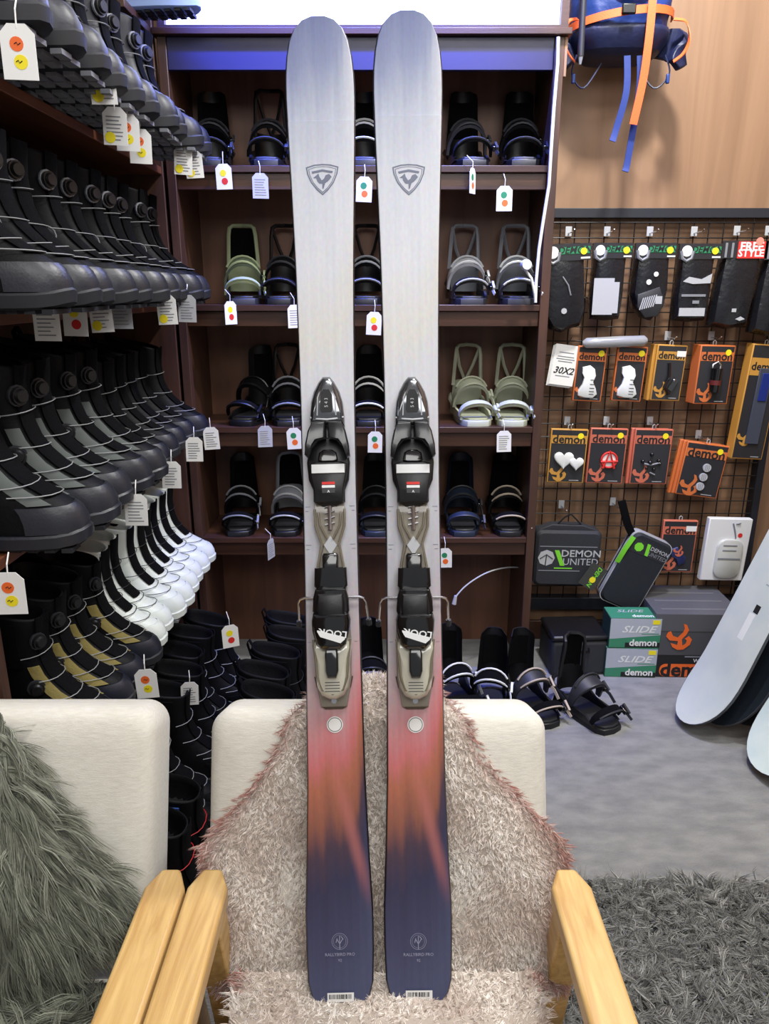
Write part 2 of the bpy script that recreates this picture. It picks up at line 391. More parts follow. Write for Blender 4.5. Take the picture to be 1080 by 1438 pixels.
def make_boot(name, label, st, group):
    t = thing(name, label, 'boot', group=group)
    n = 22; th = [2*PI*k/n for k in range(n)]
    zs = [0.022, 0.03, 0.055, 0.078, 0.095, 0.112, 0.135, 0.17, 0.21, 0.26, 0.305, 0.33]
    rings = [[bsurf(z, a) for a in th] for z in zs]
    rings += [[bsurf(0.334, a, -0.005) for a in th], [bsurf(0.325, a, -0.011) for a in th], [bsurf(0.26, a, -0.014) for a in th]]
    part('upper', MB().loft(rings), st['upper'], t, subsurf=1)
    # sole with a rim and tread lugs
    so = MB(); so.loft([[bsurf(0.03, a, o)*1 + Vector((0, 0, zz-0.03 + 0.010*max(0, math.cos(a))**6)) for a in th] for zz, o in ((0.006, -0.002), (0.010, 0.004), (0.030, 0.006), (0.034, 0.003))])
    part('sole', so, st['sole'], t)
    tr = MB()
    for k in range(9):
        x = 0.02+k*0.031; w = 0.078 if k > 3 else 0.066
        tr.box((x, 0.022*(w/0.078), 0.004), (0.019, w*0.46, 0.008)); tr.box((x+0.006, -0.022*(w/0.078), 0.004), (0.019, w*0.46, 0.008))
    part('tread', tr, st['tread'], t)
    part('toe_cap', boot_patch(0.036, 0.084, -1.25, 1.25, 0.0035), st['toe'], t)
    part('heel_cup', boot_patch(0.036, 0.13, PI-0.9, PI+0.9, 0.0035), st['heel'], t)
    part('cuff', boot_patch(st.get('cz', 0.20), 0.315, PI-2.0, PI+2.0, 0.004, nt=14), st['cuff'], t)
    part('tongue', boot_patch(st.get('tz', 0.10), 0.336, -0.46, 0.46, 0.0045, nz=9), st['tongue'], t)
    if st.get('strip'):
        for s in (-1, 1): part('side_strip', boot_patch(0.088, 0.20, s*0.62, s*1.05, 0.005), st['strip'], t)
    for i, z in enumerate(st.get('lz', (0.104, 0.118, 0.165, 0.225))):
        z2 = z+(0.010 if i % 2 else -0.004)
        lc = MB().tube([bsurf(z+(z2-z)*k/8, -1.15+2.3*k/8, 0.0095) for k in range(9)], 0.0012, 4)
        part('lace', lc, st['lace'], t)
    if st.get('dial'):
        for z, a in ((0.265, -0.42), (0.150, -1.15)):
            p = bsurf(z, a, 0.004); q = bsurf(z, a, 0.02); d = (q-p).normalized()
            mb = MB().tube([p, p+d*0.012], 0.017, 12); mb.tube([p+d*0.012, p+d*0.018], [0.014, 0.011], 12)
            do = part('dial', mb, st['dialm'], t)
            part('dial_ring', MB().tube([p-d*0.001, p+d*0.004], 0.0205, 12), M_GREY if st.get('chrome') else M_DGREY, do)
    pl = MB().band([bsurf(0.30, PI, 0.004), bsurf(0.335, PI, 0.012), bsurf(0.345, PI, 0.004), bsurf(0.32, PI, -0.01)], (0, 1, 0), 0.018, 0.003)
    part('pull_tab', pl, st['pull'], t)
    if st.get('logo'):
        part('cuff_label', boot_patch(0.292, 0.306, -1.35, -1.05, 0.0065, 1, 3), M_WHITE, t)
    return remember(t)
B_UP = mat('boot_black_leather', (9, 10, 14), 0.6, bump=0.15, bscale=150, spec=0.18)
B_TOE = mat('boot_charcoal_rubber', (36, 38, 46), 0.4, bump=0.1, bscale=200)
B_SOLE = mat('boot_dark_sole', (28, 30, 36), 0.6)
B_GSOLE = mat('boot_grey_sole', (120, 122, 128), 0.65)
B_OLIVE = mat('boot_olive_canvas', (122, 110, 58), 0.8, bump=0.3)
B_STRIP = mat('boot_grey_green_strip', (78, 84, 82), 0.7)
B_WHITE = mat('boot_white_leather', (214, 222, 219), 0.45, bump=0.1)
B_NAVY = mat('boot_navy', (24, 27, 40), 0.45, bump=0.1)
M_LACEW = mat('pale_lace', (138, 140, 142), 0.6); M_LACEK = mat('black_lace', (30, 30, 33), 0.7)
def style(**k):
    d = dict(upper=B_UP, sole=B_SOLE, tread=B_SOLE, toe=B_TOE, heel=B_TOE, cuff=B_UP, tongue=M_BLACKF, lace=M_LACEW, dialm=M_BLACK, pull=M_BLACKF)
    d.update(k); return d
def row(name, st, group, fmt, ys, toe_x, z, wob=0.012, scale=1.0, rz=0.06):
    first = make_boot(name, fmt.format(ORD[0]), st, group)
    for i, y in enumerate(ys):
        loc = (toe_x-0.30*scale+random.uniform(-wob, wob), y, z+0.0005); rot = (0, 0, random.uniform(-rz, rz))
        if i == 0: first.location = loc; first.rotation_euler = rot; first.scale = (scale,)*3
        else: dup(first, loc, rot, fmt.format(ORD[i]), scale=(scale,)*3)
row('snowboard_boot', style(upper=B_NAVY, sole=B_SOLE, tread=B_GSOLE, toe=B_NAVY, cuff=B_UP, dial=True, chrome=True), 'boots on the top left shelf',
    'black snowboard boot with grey tread, {} from the camera on the top left shelf', [1.41+0.128*i for i in range(10)], -0.55, LSH[0], scale=1.1)
row('snowboard_boot', style(dial=True, chrome=True, logo=True, toe=B_TOE), 'boots on the upper middle left shelf',
    'black boot with pale laces and dial, {} from the camera on the eye-level left shelf', [1.42+0.128*i for i in range(10)], -0.58, LSH[1], scale=1.06)
row('snowboard_boot', style(strip=B_STRIP, toe=B_TOE, dial=True, sole=B_TOE), 'boots on the third left shelf',
    'charcoal boot with grey side strips, {} from the camera on the third left shelf down', [1.44+0.133*i for i in range(5)], -0.60, LSH[2], scale=1.12)
row('snowboard_boot', style(toe=B_NAVY, sole=B_SOLE, lace=M_LACEW), 'plain boots on the third left shelf',
    'plain black lace-up boot, {} after the grey-striped ones on the third left shelf', [2.105+0.122*i for i in range(5)], -0.63, LSH[2])
row('snowboard_boot', style(strip=B_OLIVE, toe=B_NAVY, dial=True, cuff=B_UP), 'olive boots on the lowest left shelf',
    'black boot with olive side strips, {} from the camera on the lowest left shelf', [1.50, 1.605, 1.71, 1.82], -0.62, LSH[3], scale=0.95)
row('snowboard_boot', style(upper=B_WHITE, sole=B_WHITE, tread=B_GSOLE, toe=B_WHITE, heel=B_WHITE, cuff=M_BLACKF, tongue=M_BLACKF, lace=M_LACEK, cz=0.135, tz=0.128), 'white boots on the lowest left shelf',
    'white boot with black tongue, {} of the white row on the lowest left shelf', [1.925+0.097*i for i in range(8)], -0.625, LSH[3], scale=0.95, rz=0.03)
# boots on the floor
row('snowboard_boot', style(toe=B_UP, heel=B_UP), 'black boots on the floor under the left shelves',
    'black boot on the floor under the white boots, {} from the camera', [1.62, 1.75, 1.88, 2.02, 2.15, 2.29, 2.42, 2.55], -0.46, 0.0, wob=0.03, rz=0.15)
row('snowboard_boot', style(toe=B_UP, heel=B_UP, cuff=mat('boot_blue_lining', (38, 74, 150), 0.7), lace=mat('red_lace', (190, 34, 40), 0.6), pull=MATS['red_lace']), 'dark boots between the armchairs',
    'black floor boot with blue cuff and red laces, {} one in the gap between armchairs', [1.44, 1.555], -0.30, 0.0, wob=0.01, rz=0.1)
row('snowboard_boot', style(toe=B_UP, heel=B_UP, lace=M_LACEK, cuff=B_UP), 'black floor boots before the cabinet',
    'plain black boot behind the left ski on the floor, {} in its row', [2.02, 2.15, 2.28, 2.41, 2.54], -0.13, 0.0, wob=0.03, rz=0.25)
bw = make_boot('snowboard_boot', 'pale blue boot standing on the cabinet top at the left corner', style(upper=mat('boot_pale_blue', (150, 175, 225), 0.4), toe=MATS['boot_pale_blue'], sole=MATS['boot_pale_blue'], dial=True), None)
bw.location = (-0.86, 2.62, 2.3065); bw.rotation_euler = (0, 0, -0.1)
lp('corner_board', (-1.04, 2.45, 2.282), (-0.7455, 2.71, 2.306), M_DWOODV)
# ================================================================ snowboard bindings
def hb(u, v, hgt=0.235, base=0.062, top=0.048, lean=0.05, z0=0.045):
    w = base+(top-base)*v; a = u*1.25
    return Vector((w*math.sin(a)/math.sin(1.25)*1.0, 0.115-0.045*(1-math.cos(a))/(1-math.cos(1.25))-lean*v*v*0.6+0.02*v, z0+hgt*v))
def make_binding(label, st, group=None, loc=(0, 0, 0), rz=0.0):
    t = thing('snowboard_binding', label, 'binding', loc, (0, 0, rz), group)
    # base: tray with rounded ends, toe to -y
    outl = [(-0.048, 0.10), (-0.056, 0.05), (-0.060, -0.04), (-0.056, -0.12), (-0.040, -0.148), (0, -0.156), (0.040, -0.148), (0.056, -0.12), (0.060, -0.04), (0.056, 0.05), (0.048, 0.10), (0, 0.115)]
    part('baseplate', MB().prism(outl, 0.0, 0.022, 0.004), st['base'], t)
    part('footbed', MB().prism([(x*0.82, y*0.88-0.01) for x, y in outl], 0.0222, 0.029, 0.003), st['bed'], t)
    for s in (-1, 1):
        part('side_rail', MB().prism([(0.10, 0.018), (0.085, 0.075), (0.05, 0.078), (0.0, 0.050), (-0.07, 0.046), (-0.12, 0.02)], s*0.054, s*0.062, 0, 'x'), st['base'], t)
    part('heel_hoop', MB().tube([(-0.060, 0.02, 0.050), (-0.066, 0.07, 0.072), (-0.056, 0.115, 0.085), (-0.03, 0.138, 0.09), (0, 0.145, 0.091), (0.03, 0.138, 0.09), (0.056, 0.115, 0.085), (0.066, 0.07, 0.072), (0.060, 0.02, 0.050)], 0.008, 6), st['hoop'], t)
    def shell(v0, v1, nu=10, nv=16, round_top=True, th=0.005):
        g, h = [], []
        for i in range(nv+1):
            v = v0+(v1-v0)*i/nv; sc = 1.0
            if round_top and v > 0.8: sc = math.sqrt(max(0.0, 1-((v-0.8)/0.2)**3.0))*0.55+0.45
            g.append([hb((-1+2*j/nu)*sc, v) for j in range(nu+1)]); h.append([p+Vector((0, th, 0.001)) for p in g[-1]])
        mb = MB(); W_ = nu+1
        for q in (g, h): mb.add([p for r in q for p in r], [(i*W_+j, i*W_+j+1, (i+1)*W_+j+1, (i+1)*W_+j) for i in range(nv) for j in range(nu)])
        rim = lambda q: q[0][:]+[q[i][nu] for i in range(1, nv+1)]+q[nv][:nu][::-1]+[q[i][0] for i in range(nv-1, 0, -1)]
        mb.loft([rim(g)+rim(g)[:1], rim(h)+rim(h)[:1]], False, False, closed=False)
        return mb
    if st['hb'] == 'solid':
        part('highback', shell(0.0, 1.0), st['back'], t)
        part('highback_pad', MB().loft([[hb(u*0.6, v)+Vector((0, -0.004, 0)) for u in (-1, -.5, 0, .5, 1)] for v in (0.35, 0.5, 0.7, 0.85)], False, False, closed=False), st['pad'], t)
    else:
        part('highback', shell(0.0, 0.42, round_top=False), st['back'], t)
        e = [hb(-0.95, v) for v in (0.35, 0.6, 0.85)]+[hb(-0.85, 0.96), hb(-0.6, 1.0), hb(0, 1.01), hb(0.6, 1.0), hb(0.85, 0.96)]+[hb(0.95, v) for v in (0.85, 0.6, 0.35)]
        part('highback_frame', MB().tube(e, 0.0075, 6), st['back'], t)
        if st['hb'] == 'vee':
            part('highback_strut', MB().tube([hb(-0.8, 0.93), hb(-0.4, 0.66), hb(0, 0.40)], 0.0065, 6).tube([hb(0.8, 0.93), hb(0.4, 0.66), hb(0, 0.40)], 0.0065, 6), st['back'], t)
        else:
            part('highback_pad', MB().loft([[hb(u*0.85, v)+Vector((0, 0.003, 0)) for u in (-1, -.5, 0, .5, 1)] for v in (0.40, 0.6, 0.8, 0.97)], False, False, closed=False), st['pad'], t)
    def arch(y, zt, wid, z0, w, th, dy=0.0, n=12, skew=0.0):
        pts, wd = [], []
        for k in range(n+1):
            a = PI*k/n
            pts.append((-wid*math.cos(a), y+dy*math.sin(a)+skew*math.cos(a), z0+(zt-z0)*math.sin(a)**0.75)); wd.append((0, 1, 0.45))
        return pts, wd
    p, wd = arch(0.0, 0.150, 0.068, 0.055, 0.06, 0.008, -0.03)
    an = part('ankle_strap', MB().band(p, wd, [0.020+0.042*math.sin(PI*k/12) for k in range(13)], 0.009), st['strap'], t)
    p2 = [Vector(q)+Vector((0, -0.006, 0.007)) for q in p[2:11]]
    part('strap_trim', MB().tube([q+Vector((0, -0.024*math.sin(PI*(i+2)/12), -0.008)) for i, q in enumerate(p2)], 0.004, 5).tube([q+Vector((0, 0.024*math.sin(PI*(i+2)/12), 0.012)) for i, q in enumerate(p2)], 0.004, 5), st['trim'], an)
    p, wd = arch(-0.105, 0.085, 0.064, 0.035, 0.035, 0.007, -0.03)
    tn = part('toe_strap', MB().band(p, wd, [0.014+0.020*math.sin(PI*k/12) for k in range(13)], 0.008), st['strap2'], t)
    part('strap_trim', MB().tube([Vector(q)+Vector((0, -0.016, 0.002)) for q in p[2:11]], 0.0035, 5), st['trim'], tn)
    for y, z, m in ((-0.01, 0.10, st['buckle']), (-0.115, 0.06, st['buckle'])):
        b = part('buckle', MB().box((0.068, y-0.01, z), (0.012, 0.034, 0.018), Matrix.Rotation(0.4, 3, 'X')), m, t, bevel=0.003)
        part('lever', MB().box((0.077, y-0.016, z+0.006), (0.008, 0.04, 0.008), Matrix.Rotation(0.6, 3, 'X')), st['trim'], b)
    part('ratchet_ladder', MB().band([(0.066, -0.02, 0.10), (0.074, -0.05, 0.085), (0.078, -0.075, 0.06)], (0, .5, 1), 0.011, 0.003), st['trim'], t)
    part('ratchet_ladder', MB().band([(0.064, -0.12, 0.06), (0.074, -0.14, 0.05), (0.078, -0.16, 0.035)], (0, .5, 1), 0.010, 0.003), st['trim'], t)
    return remember(t)
def bst(**k):
    d = dict(base=M_BLACK, bed=M_DGREY, hoop=M_BLACK, back=M_BLACK, pad=M_BLACKF, strap=M_BLACKF, strap2=M_BLACKF, trim=M_DGREY, buckle=M_BLACKG, hb='solid'); d.update(k); return d
M_SAGE = mat('sage_plastic', (176, 180, 158), 0.5); M_SAGED = mat('sage_fabric', (160, 164, 142), 0.75)
M_PGREEN = mat('pale_green_plastic', (158, 170, 134), 0.5); M_DGREEN = mat('dull_green_plastic', (96, 108, 88), 0.6)
M_NAVYB = mat('dark_navy_plastic', (24, 34, 50), 0.45); M_TAN = mat('tan_strap', (178, 164, 146), 0.6)
def bx_at(px, shelf, y=2.88):
    r = ray(px, 0); z = SH[shelf] if shelf < 4 else 0.0
    # horizontal position of a pixel column at that depth and height
    zz = z+0.1; b = 0
    lo, hi = 0, 1438
    for _ in range(40):
        mid = (lo+hi)/2; q = at(px, mid, y=y)
        if q.z > zz: lo = mid
        else: hi = mid
    return Vector((at(px, lo, y=y).x, y, z+0.0005))
BIND = [
 (298, 0, bst(), 'black snowboard binding at the left end of the top cabinet shelf', 0.1),
 (378, 0, bst(hb='vee', buckle=M_DGREY), 'black binding with triangular highback on top cabinet shelf beside the left ski', 0.05),
 (512, 0, bst(trim=M_LGREY), 'black binding on the top cabinet shelf, seen between the skis', 0.0),
 (655, 0, bst(strap=M_DGREY), 'black binding on the top cabinet shelf just right of the skis', 0.1),
 (730, 0, bst(), 'black binding with tall solid highback at the right end of top shelf', -0.05),
 (342, 1, bst(hb='frame', back=M_PGREEN, base=M_DGREY, hoop=M_BLACK, strap=M_DGREEN, strap2=M_PGREEN, trim=M_PGREEN, bed=M_BLACK), 'black and pale green binding on the second cabinet shelf', 0.15),
 (398, 1, bst(hb='vee'), 'black binding beside the pale green one, partly behind the left ski', 0.0),
 (515, 1, bst(hb='vee', trim=M_GREY), 'black frame-back binding on the second shelf between the skis', 0.0),
 (655, 1, bst(hb='vee', back=M_GREY, base=M_DGREY, strap=M_LGREY, strap2=M_BLACK, trim=M_LGREY), 'grey binding nearest the right ski on the second cabinet shelf', 0.05),
 (724, 1, bst(hb='vee', back=M_GREY, base=M_DGREY, strap=M_GREY, strap2=M_DGREY, trim=M_WHITE), 'grey binding at the right end of the second cabinet shelf', -0.05),
 (358, 2, bst(trim=M_BLACK), 'black binding with tall solid back on the third cabinet shelf', -0.25),
 (405, 2, bst(hb='vee', trim=M_GREY), 'black binding on the third shelf tucked behind the left ski', 0.1),
 (518, 2, bst(trim=M_WHITE), 'black and white trimmed binding on the third shelf between the skis', 0.0),
 (661, 2, bst(hb='vee', back=M_SAGE, base=M_SAGE, strap=M_SAGED, strap2=M_SAGE, trim=M_SAGE, hoop=M_SAGE, bed=M_SAGED, buckle=M_SAGE), 'sage green binding nearest the right ski on the third shelf', 0.1),
 (718, 2, bst(hb='vee', back=M_SAGE, base=M_SAGE, strap=M_SAGED, strap2=M_SAGE, trim=M_SAGE, hoop=M_SAGE, bed=M_SAGED, buckle=M_SAGE), 'sage green binding at the right end of the third shelf', -0.1),
 (340, 3, bst(trim=M_GREY), 'black binding at the left end of the lowest cabinet shelf', 0.05),
 (406, 3, bst(hb='frame', back=M_GREY, strap=M_GREY, hoop=M_GREY, trim=M_LGREY), 'black and pale grey binding on the lowest shelf beside the left ski', 0.0),
 (528, 3, bst(trim=M_DGREY, base=M_NAVYB), 'dark binding on the lowest cabinet shelf between the skis', 0.0),
 (648, 3, bst(base=M_NAVYB, back=M_NAVYB, strap=M_NAVYB, strap2=M_NAVYB), 'dark navy binding on the lowest shelf just right of the skis', 0.0),
 (710, 3, bst(trim=M_TAN, strap=M_BLACK), 'black binding with tan strap trim at right end of lowest shelf', 0.0),
]
for px, sh, st, lab, rz in BIND: make_binding(lab, st, 'bindings on the cabinet shelves', bx_at(px, sh), rz)
for (px, py, yy), rz, st, lab in (((640, 950, 2.50), 0.3, bst(trim=M_WHITE), 'black floor binding just right of the right ski'),
                     ((690, 952, 2.46), -0.2, bst(trim=M_WHITE), 'black floor binding with white strap trim, second from the skis'),
                     ((745, 952, 2.46), 0.35, bst(strap=M_DGREY, trim=M_TAN), 'black floor binding with raised highback before the black case'),
                     ((822, 965, 2.42), 0.5, bst(hb='frame', strap=M_DGREY), 'black floor binding lying out on the carpet near the green boxes'),
                     ((520, 940, 2.55), 0.1, bst(), 'black floor binding seen between the two skis')):
    p = at(px, py, z=0.0); make_binding(lab, st, 'bindings on the floor', (at(px, py, y=yy).x, yy, 0.0005), rz)
# ================================================================ skis
def ski_material():
    m = bpy.data.materials.new('ski_topsheet'); m.use_nodes = True; nt = m.node_tree; b = nt.nodes['Principled BSDF']; N = nt.nodes.new; L = nt.links.new
    tc = N('ShaderNodeTexCoord'); sp = N('ShaderNodeSeparateXYZ'); L(tc.outputs['Object'], sp.inputs[0])
    mp = N('ShaderNodeMapping'); mp.inputs['Scale'].default_value = (34, 2.2, 0); L(tc.outputs['Object'], mp.inputs[0])
    nz = N('ShaderNodeTexNoise'); nz.inputs['Scale'].default_value = 1.0; nz.inputs['Detail'].default_value = 3; nz.inputs['Distortion'].default_value = 0.4; L(mp.outputs[0], nz.inputs['Vector'])
    def math_(op, a, bb):
        n = N('ShaderNodeMath'); n.operation = op
        for i, v in enumerate((a, bb)):
            if hasattr(v, 'node') or hasattr(v, 'is_linked'): L(v, n.inputs[i])
            else: n.inputs[i].default_value = v
        return n.outputs[0]
    # the printed colour bands wander along the ski with the streaks and slant across it
    w = math_('MULTIPLY', math_('SUBTRACT', nz.outputs['Fac'], 0.5), 0.15)
    xr = math_('MAXIMUM', math_('ADD', sp.outputs['X'], -0.012), 0.0)
    slant = math_('MULTIPLY', math_('MULTIPLY', xr, xr), -85.0)
    pos = math_('DIVIDE', math_('ADD', math_('ADD', sp.outputs['Y'], w), slant), 1.68)
    cr = N('ShaderNodeValToRGB'); L(pos, cr.inputs[0]); els = cr.color_ramp.elements
    stops = [(0.0, (66, 72, 104)), (0.06, (58, 60, 92)), (0.115, (50, 48, 78)), (0.15, (74, 54, 70)), (0.178, (140, 82, 64)), (0.215, (172, 98, 70)),
             (0.236, (194, 102, 104)), (0.258, (194, 120, 124)), (0.29, (184, 148, 152)), (0.325, (177, 164, 169)), (0.40, (172, 170, 178)), (0.62, (186, 187, 193)), (0.66, (190, 188, 184)), (0.74, (190, 191, 198)),
             (0.84, (178, 181, 192)), (0.90, (158, 163, 180)), (0.95, (112, 121, 156)), (1.0, (82, 93, 138))]
    els[0].position, els[0].color = stops[0][0], (*lin(stops[0][1]), 1); els[1].position, els[1].color = 1.0, (*lin(stops[-1][1]), 1)
    for p, c in stops[1:-1]:
        e = els.new(p); e.color = (*lin(c), 1)
    mp2 = N('ShaderNodeMapping'); mp2.inputs['Scale'].default_value = (1, 0.5, 1); L(tc.outputs['Object'], mp2.inputs[0])
    n2 = N('ShaderNodeTexNoise'); n2.inputs['Scale'].default_value = 190; n2.inputs['Detail'].default_value = 4; L(mp2.outputs[0], n2.inputs['Vector'])
    mx = N('ShaderNodeMix'); mx.data_type = 'RGBA'; mx.blend_type = 'OVERLAY'; mx.inputs[0].default_value = 0.16
    L(cr.outputs[0], mx.inputs[6]); L(n2.outputs['Color'], mx.inputs[7])
    # a printed pink wisp that curves out to the right edge above the navy tail
    xc = math_('SUBTRACT', 0.050, math_('MULTIPLY', math_('SUBTRACT', sp.outputs['Y'], 0.17), 0.24))
    dx = math_('ABSOLUTE', math_('SUBTRACT', sp.outputs['X'], xc), 0)
    wm = N('ShaderNodeMapRange'); wm.interpolation_type = 'SMOOTHSTEP'; L(dx, wm.inputs[0]); wm.inputs[1].default_value = 0.017; wm.inputs[2].default_value = 0.0
    ym = N('ShaderNodeMapRange'); ym.interpolation_type = 'SMOOTHSTEP'; L(sp.outputs['Y'], ym.inputs[0]); ym.inputs[1].default_value = 0.14; ym.inputs[2].default_value = 0.25
    y2 = N('ShaderNodeMapRange'); y2.interpolation_type = 'SMOOTHSTEP'; L(sp.outputs['Y'], y2.inputs[0]); y2.inputs[1].default_value = 0.42; y2.inputs[2].default_value = 0.30
    fac = math_('MULTIPLY', math_('MULTIPLY', wm.outputs[0], math_('MULTIPLY', ym.outputs[0], y2.outputs[0])), 0.55)
    m3 = N('ShaderNodeMix'); m3.data_type = 'RGBA'; L(fac, m3.inputs[0]); L(mx.outputs[2], m3.inputs[6]); m3.inputs[7].default_value = (*lin((192, 108, 100)), 1)
    mp4 = N('ShaderNodeMapping'); mp4.inputs['Scale'].default_value = (150, 3, 0); L(tc.outputs['Object'], mp4.inputs[0])
    n4 = N('ShaderNodeTexNoise'); n4.inputs['Scale'].default_value = 1.0; L(mp4.outputs[0], n4.inputs['Vector'])
    m4 = N('ShaderNodeMix'); m4.data_type = 'RGBA'; m4.blend_type = 'SOFT_LIGHT'; m4.inputs[0].default_value = 0.2; L(m3.outputs[2], m4.inputs[6]); L(n4.outputs['Fac'], m4.inputs[7])
    hs = N('ShaderNodeHueSaturation'); hs.inputs['Saturation'].default_value = 0.95; L(m4.outputs[2], hs.inputs['Color'])
    L(hs.outputs[0], b.inputs['Base Color']); b.inputs['Roughness'].default_value = 0.42
    return m
M_SKI = ski_material()
M_EDGE = mat('ski_edge_dark', (40, 40, 46), 0.4, 0.3); M_PRINT = mat('shield_print_grey', (92, 98, 118), 0.5); M_PRINTL = mat('tail_print_pale', (150, 152, 176), 0.5)
SKW = [(0.0, .030), (0.006, .070), (0.02, .096), (0.04, .107), (0.09, .111), (0.15, .112), (0.24, .1045), (0.36, .0975), (0.55, .0945), (0.70, .0935), (0.85, .0935), (1.0, .0955), (1.12, .099),
       (1.22, .103), (1.28, .1065), (1.34, .1105), (1.37, .1125), (1.40, .1145), (1.43, .1168), (1.46, .119), (1.48, .1202), (1.499, .1213), (1.501, .1214), (1.52, .1226), (1.54, .1235), (1.56, .1232), (1.58, .122), (1.61, .116), (1.635, .106), (1.655, .088), (1.668, .062), (1.674, .030)]
def make_ski(label, tail_px, tip_px):
    T0 = at(tail_px[0], tail_px[1], t=1.22); T1 = at(tip_px[0], tip_px[1], t=1.335)
    Y = (T1-T0).normalized(); L_ = (T1-T0).length; k = L_/1.675
    X = Vector((1, 0, 0)); X = (X-Y*X.dot(Y)).normalized(); Z = X.cross(Y)
    t = thing('ski', label, 'ski', group='pair of skis leaning on the armchair')
    t.matrix_world = Matrix.Translation(T0) @ Matrix((X, Y, Z)).transposed().to_4x4() @ Matrix.Scale(k, 4)
    def camb(s):   # the tip and tail bend towards the top sheet
        return 0.034*max(0, (s-1.35)/0.325)**2+0.010*max(0, (0.2-s)/0.2)**2
    def sh(inset, h): return [[(-(w/2-inset), s, camb(s)+h), (-(w/2-inset)/3, s, camb(s)+h), ((w/2-inset)/3, s, camb(s)+h), (w/2-inset, s, camb(s)+h)] for s, w in SKW]
    top = sh(0.0022, 0.0132)
    core = MB()
    rows = []
    for (s, w) in SKW:
        c = camb(s); h = w/2; th = 0.012 if 0.1 < s < 1.5 else 0.009
        rows.append([(-h, s, c-0.0), (-h, s, c+th*0.6), (-h+0.003, s, c+th), (h-0.003, s, c+th), (h, s, c+th*0.6), (h, s, c)])
    core.loft(rows); part('core', core, M_EDGE, t)
    tb = MB(); rows = []
    for (s, w) in SKW:
        c = camb(s); h = max(w/2-0.0022, 0.002); th = 0.012 if 0.1 < s < 1.5 else 0.009
        rows.append([(-h, s, c+th+0.0002), (h, s, c+th+0.0002), (h-0.0012, s, c+th+0.0012), (-h+0.0012, s, c+th+0.0012)])
    tb.loft(rows); part('topsheet', tb, M_SKI, t)
    def s_of(py):
        r = ray(tail_px[0], py); # intersect ski axis in the vertical plane
        a, b = T0, T1
        # solve a+(b-a)*q seen at row py
        lo, hi = -0.05, 1.05
        for _ in range(40):
            q = (lo+hi)/2; p = a+(b-a)*q-Vector((0, 0, CAMZ))
            dep = p.y*math.cos(PITCH)-p.z*math.sin(PITCH); up = p.y*math.sin(PITCH)+p.z*math.cos(PITCH)
            y_ = 719-F*up/dep
            if y_ > py: lo = q
            else: hi = q
        return q*1.675
    def topz(s): return camb(s)+(0.012 if 0.1 < s < 1.5 else 0.009)+0.0017
    # shield emblem near the tip
    s0 = s_of(258); e = 0.0262
    N0 = topz(s0)
    shield = [(-1.0, .78), (-.5, .93), (0, .97), (.5, .93), (1.0, .78), (.93, .35), (.7, -.2), (.35, -.66), (0, -.98), (-.35, -.66), (-.7, -.2), (-.93, .35)]
    em = MB()
    def outline(sc, wd):
        n = len(shield); a = [(x*e*sc, s0+y*e*sc, N0) for x, y in shield]; b = [(x*e*(sc-wd), s0+(y*(sc-wd))*e+0.0006, N0) for x, y in shield]
        em.add(a+b, [(i, (i+1) % n, n+(i+1) % n, n+i) for i in range(n)])
    outline(1.1, .10); outline(0.93, .05)
    em.add([(-.72*e, s0+.56*e, N0), (-.66*e, s0+.42*e, N0), (0, s0+.55*e, N0), (.66*e, s0+.42*e, N0), (.72*e, s0+.56*e, N0), (0, s0+.70*e, N0)], [(0, 1, 2, 5), (5, 2, 3, 4)])
    bird = [(-.62, .12), (-.40, .30), (-.26, .42), (-.20, .20), (-.05, -.05), (.10, .05), (.22, .30), (.45, .38), (.62, .18), (.48, .0), (.34, -.14), (.18, -.24), (.06, -.62), (-.02, -.62), (-.02, -.28), (-.22, -.26), (-.36, -.08), (-.42, .12)]
    em.add([(x*e, s0+y*e, N0) for x, y in bird], [tuple(range(len(bird)))])
    em.v = [(x, y, topz(y)) for x, y, _ in em.v]
    part('shield_emblem', em, M_PRINT, t, smooth=False)
    # tail prints: ring with bird, model name, barcode sticker, plain round sticker
    s1 = s_of(1315); N0 = topz(s1)+0.0002; rg = MB(); n = 28
    for r0, r1 in ((0.0125, 0.0131), (0.0100, 0.0104)):
        rg.add([(r0*math.cos(2*PI*i/n), s1+r0*math.sin(2*PI*i/n), N0) for i in range(n)]+[(r1*math.cos(2*PI*i/n), s1+r1*math.sin(2*PI*i/n), N0) for i in range(n)], [(i, (i+1) % n, n+(i+1) % n, n+i) for i in range(n)])
    for x0, y0, x1, y1 in ((0, .009, 0, -.012), (-.004, .003, 0, -.004), (.005, .004, 0, -.004), (-.006, -.002, -.004, .005), (.002, .008, .006, .003)):
        d = Vector((x1-x0, y1-y0)).normalized()*0.0006; rg.add([(x0-d.y, s1+y0+d.x, N0), (x0+d.y, s1+y0-d.x, N0), (x1+d.y, s1+y1-d.x, N0), (x1-d.y, s1+y1+d.x, N0)], [(0, 1, 2, 3)])
    part('ring_emblem', rg, M_PRINTL, t, smooth=False)
    text('RALLYBIRD PRO', 0.0068, M_PRINTL, t, (0, s_of(1333), N0+0.0006), (0, 0, 0)); text('92', 0.0062, M_PRINTL, t, (0, s_of(1341), N0+0.001), (0, 0, 0))
    s2 = 0.020; N0 = topz(s2)
    bc = part('barcode_sticker', MB().box((0.0, s2, N0+0.002), (0.043, 0.014, 0.0006)), M_PAPER, t)
    bars = MB(); x = -0.018
    while x < 0.017:
        w = random.choice((0.0006, 0.001, 0.0016)); bars.box((x, s2+0.0012, N0+0.0025), (w, 0.007, 0.0003)); x += w+random.choice((0.0007, 0.0012))
    part('barcode', bars, M_INK, bc)
    s3 = s_of(1015); N0 = topz(s3)
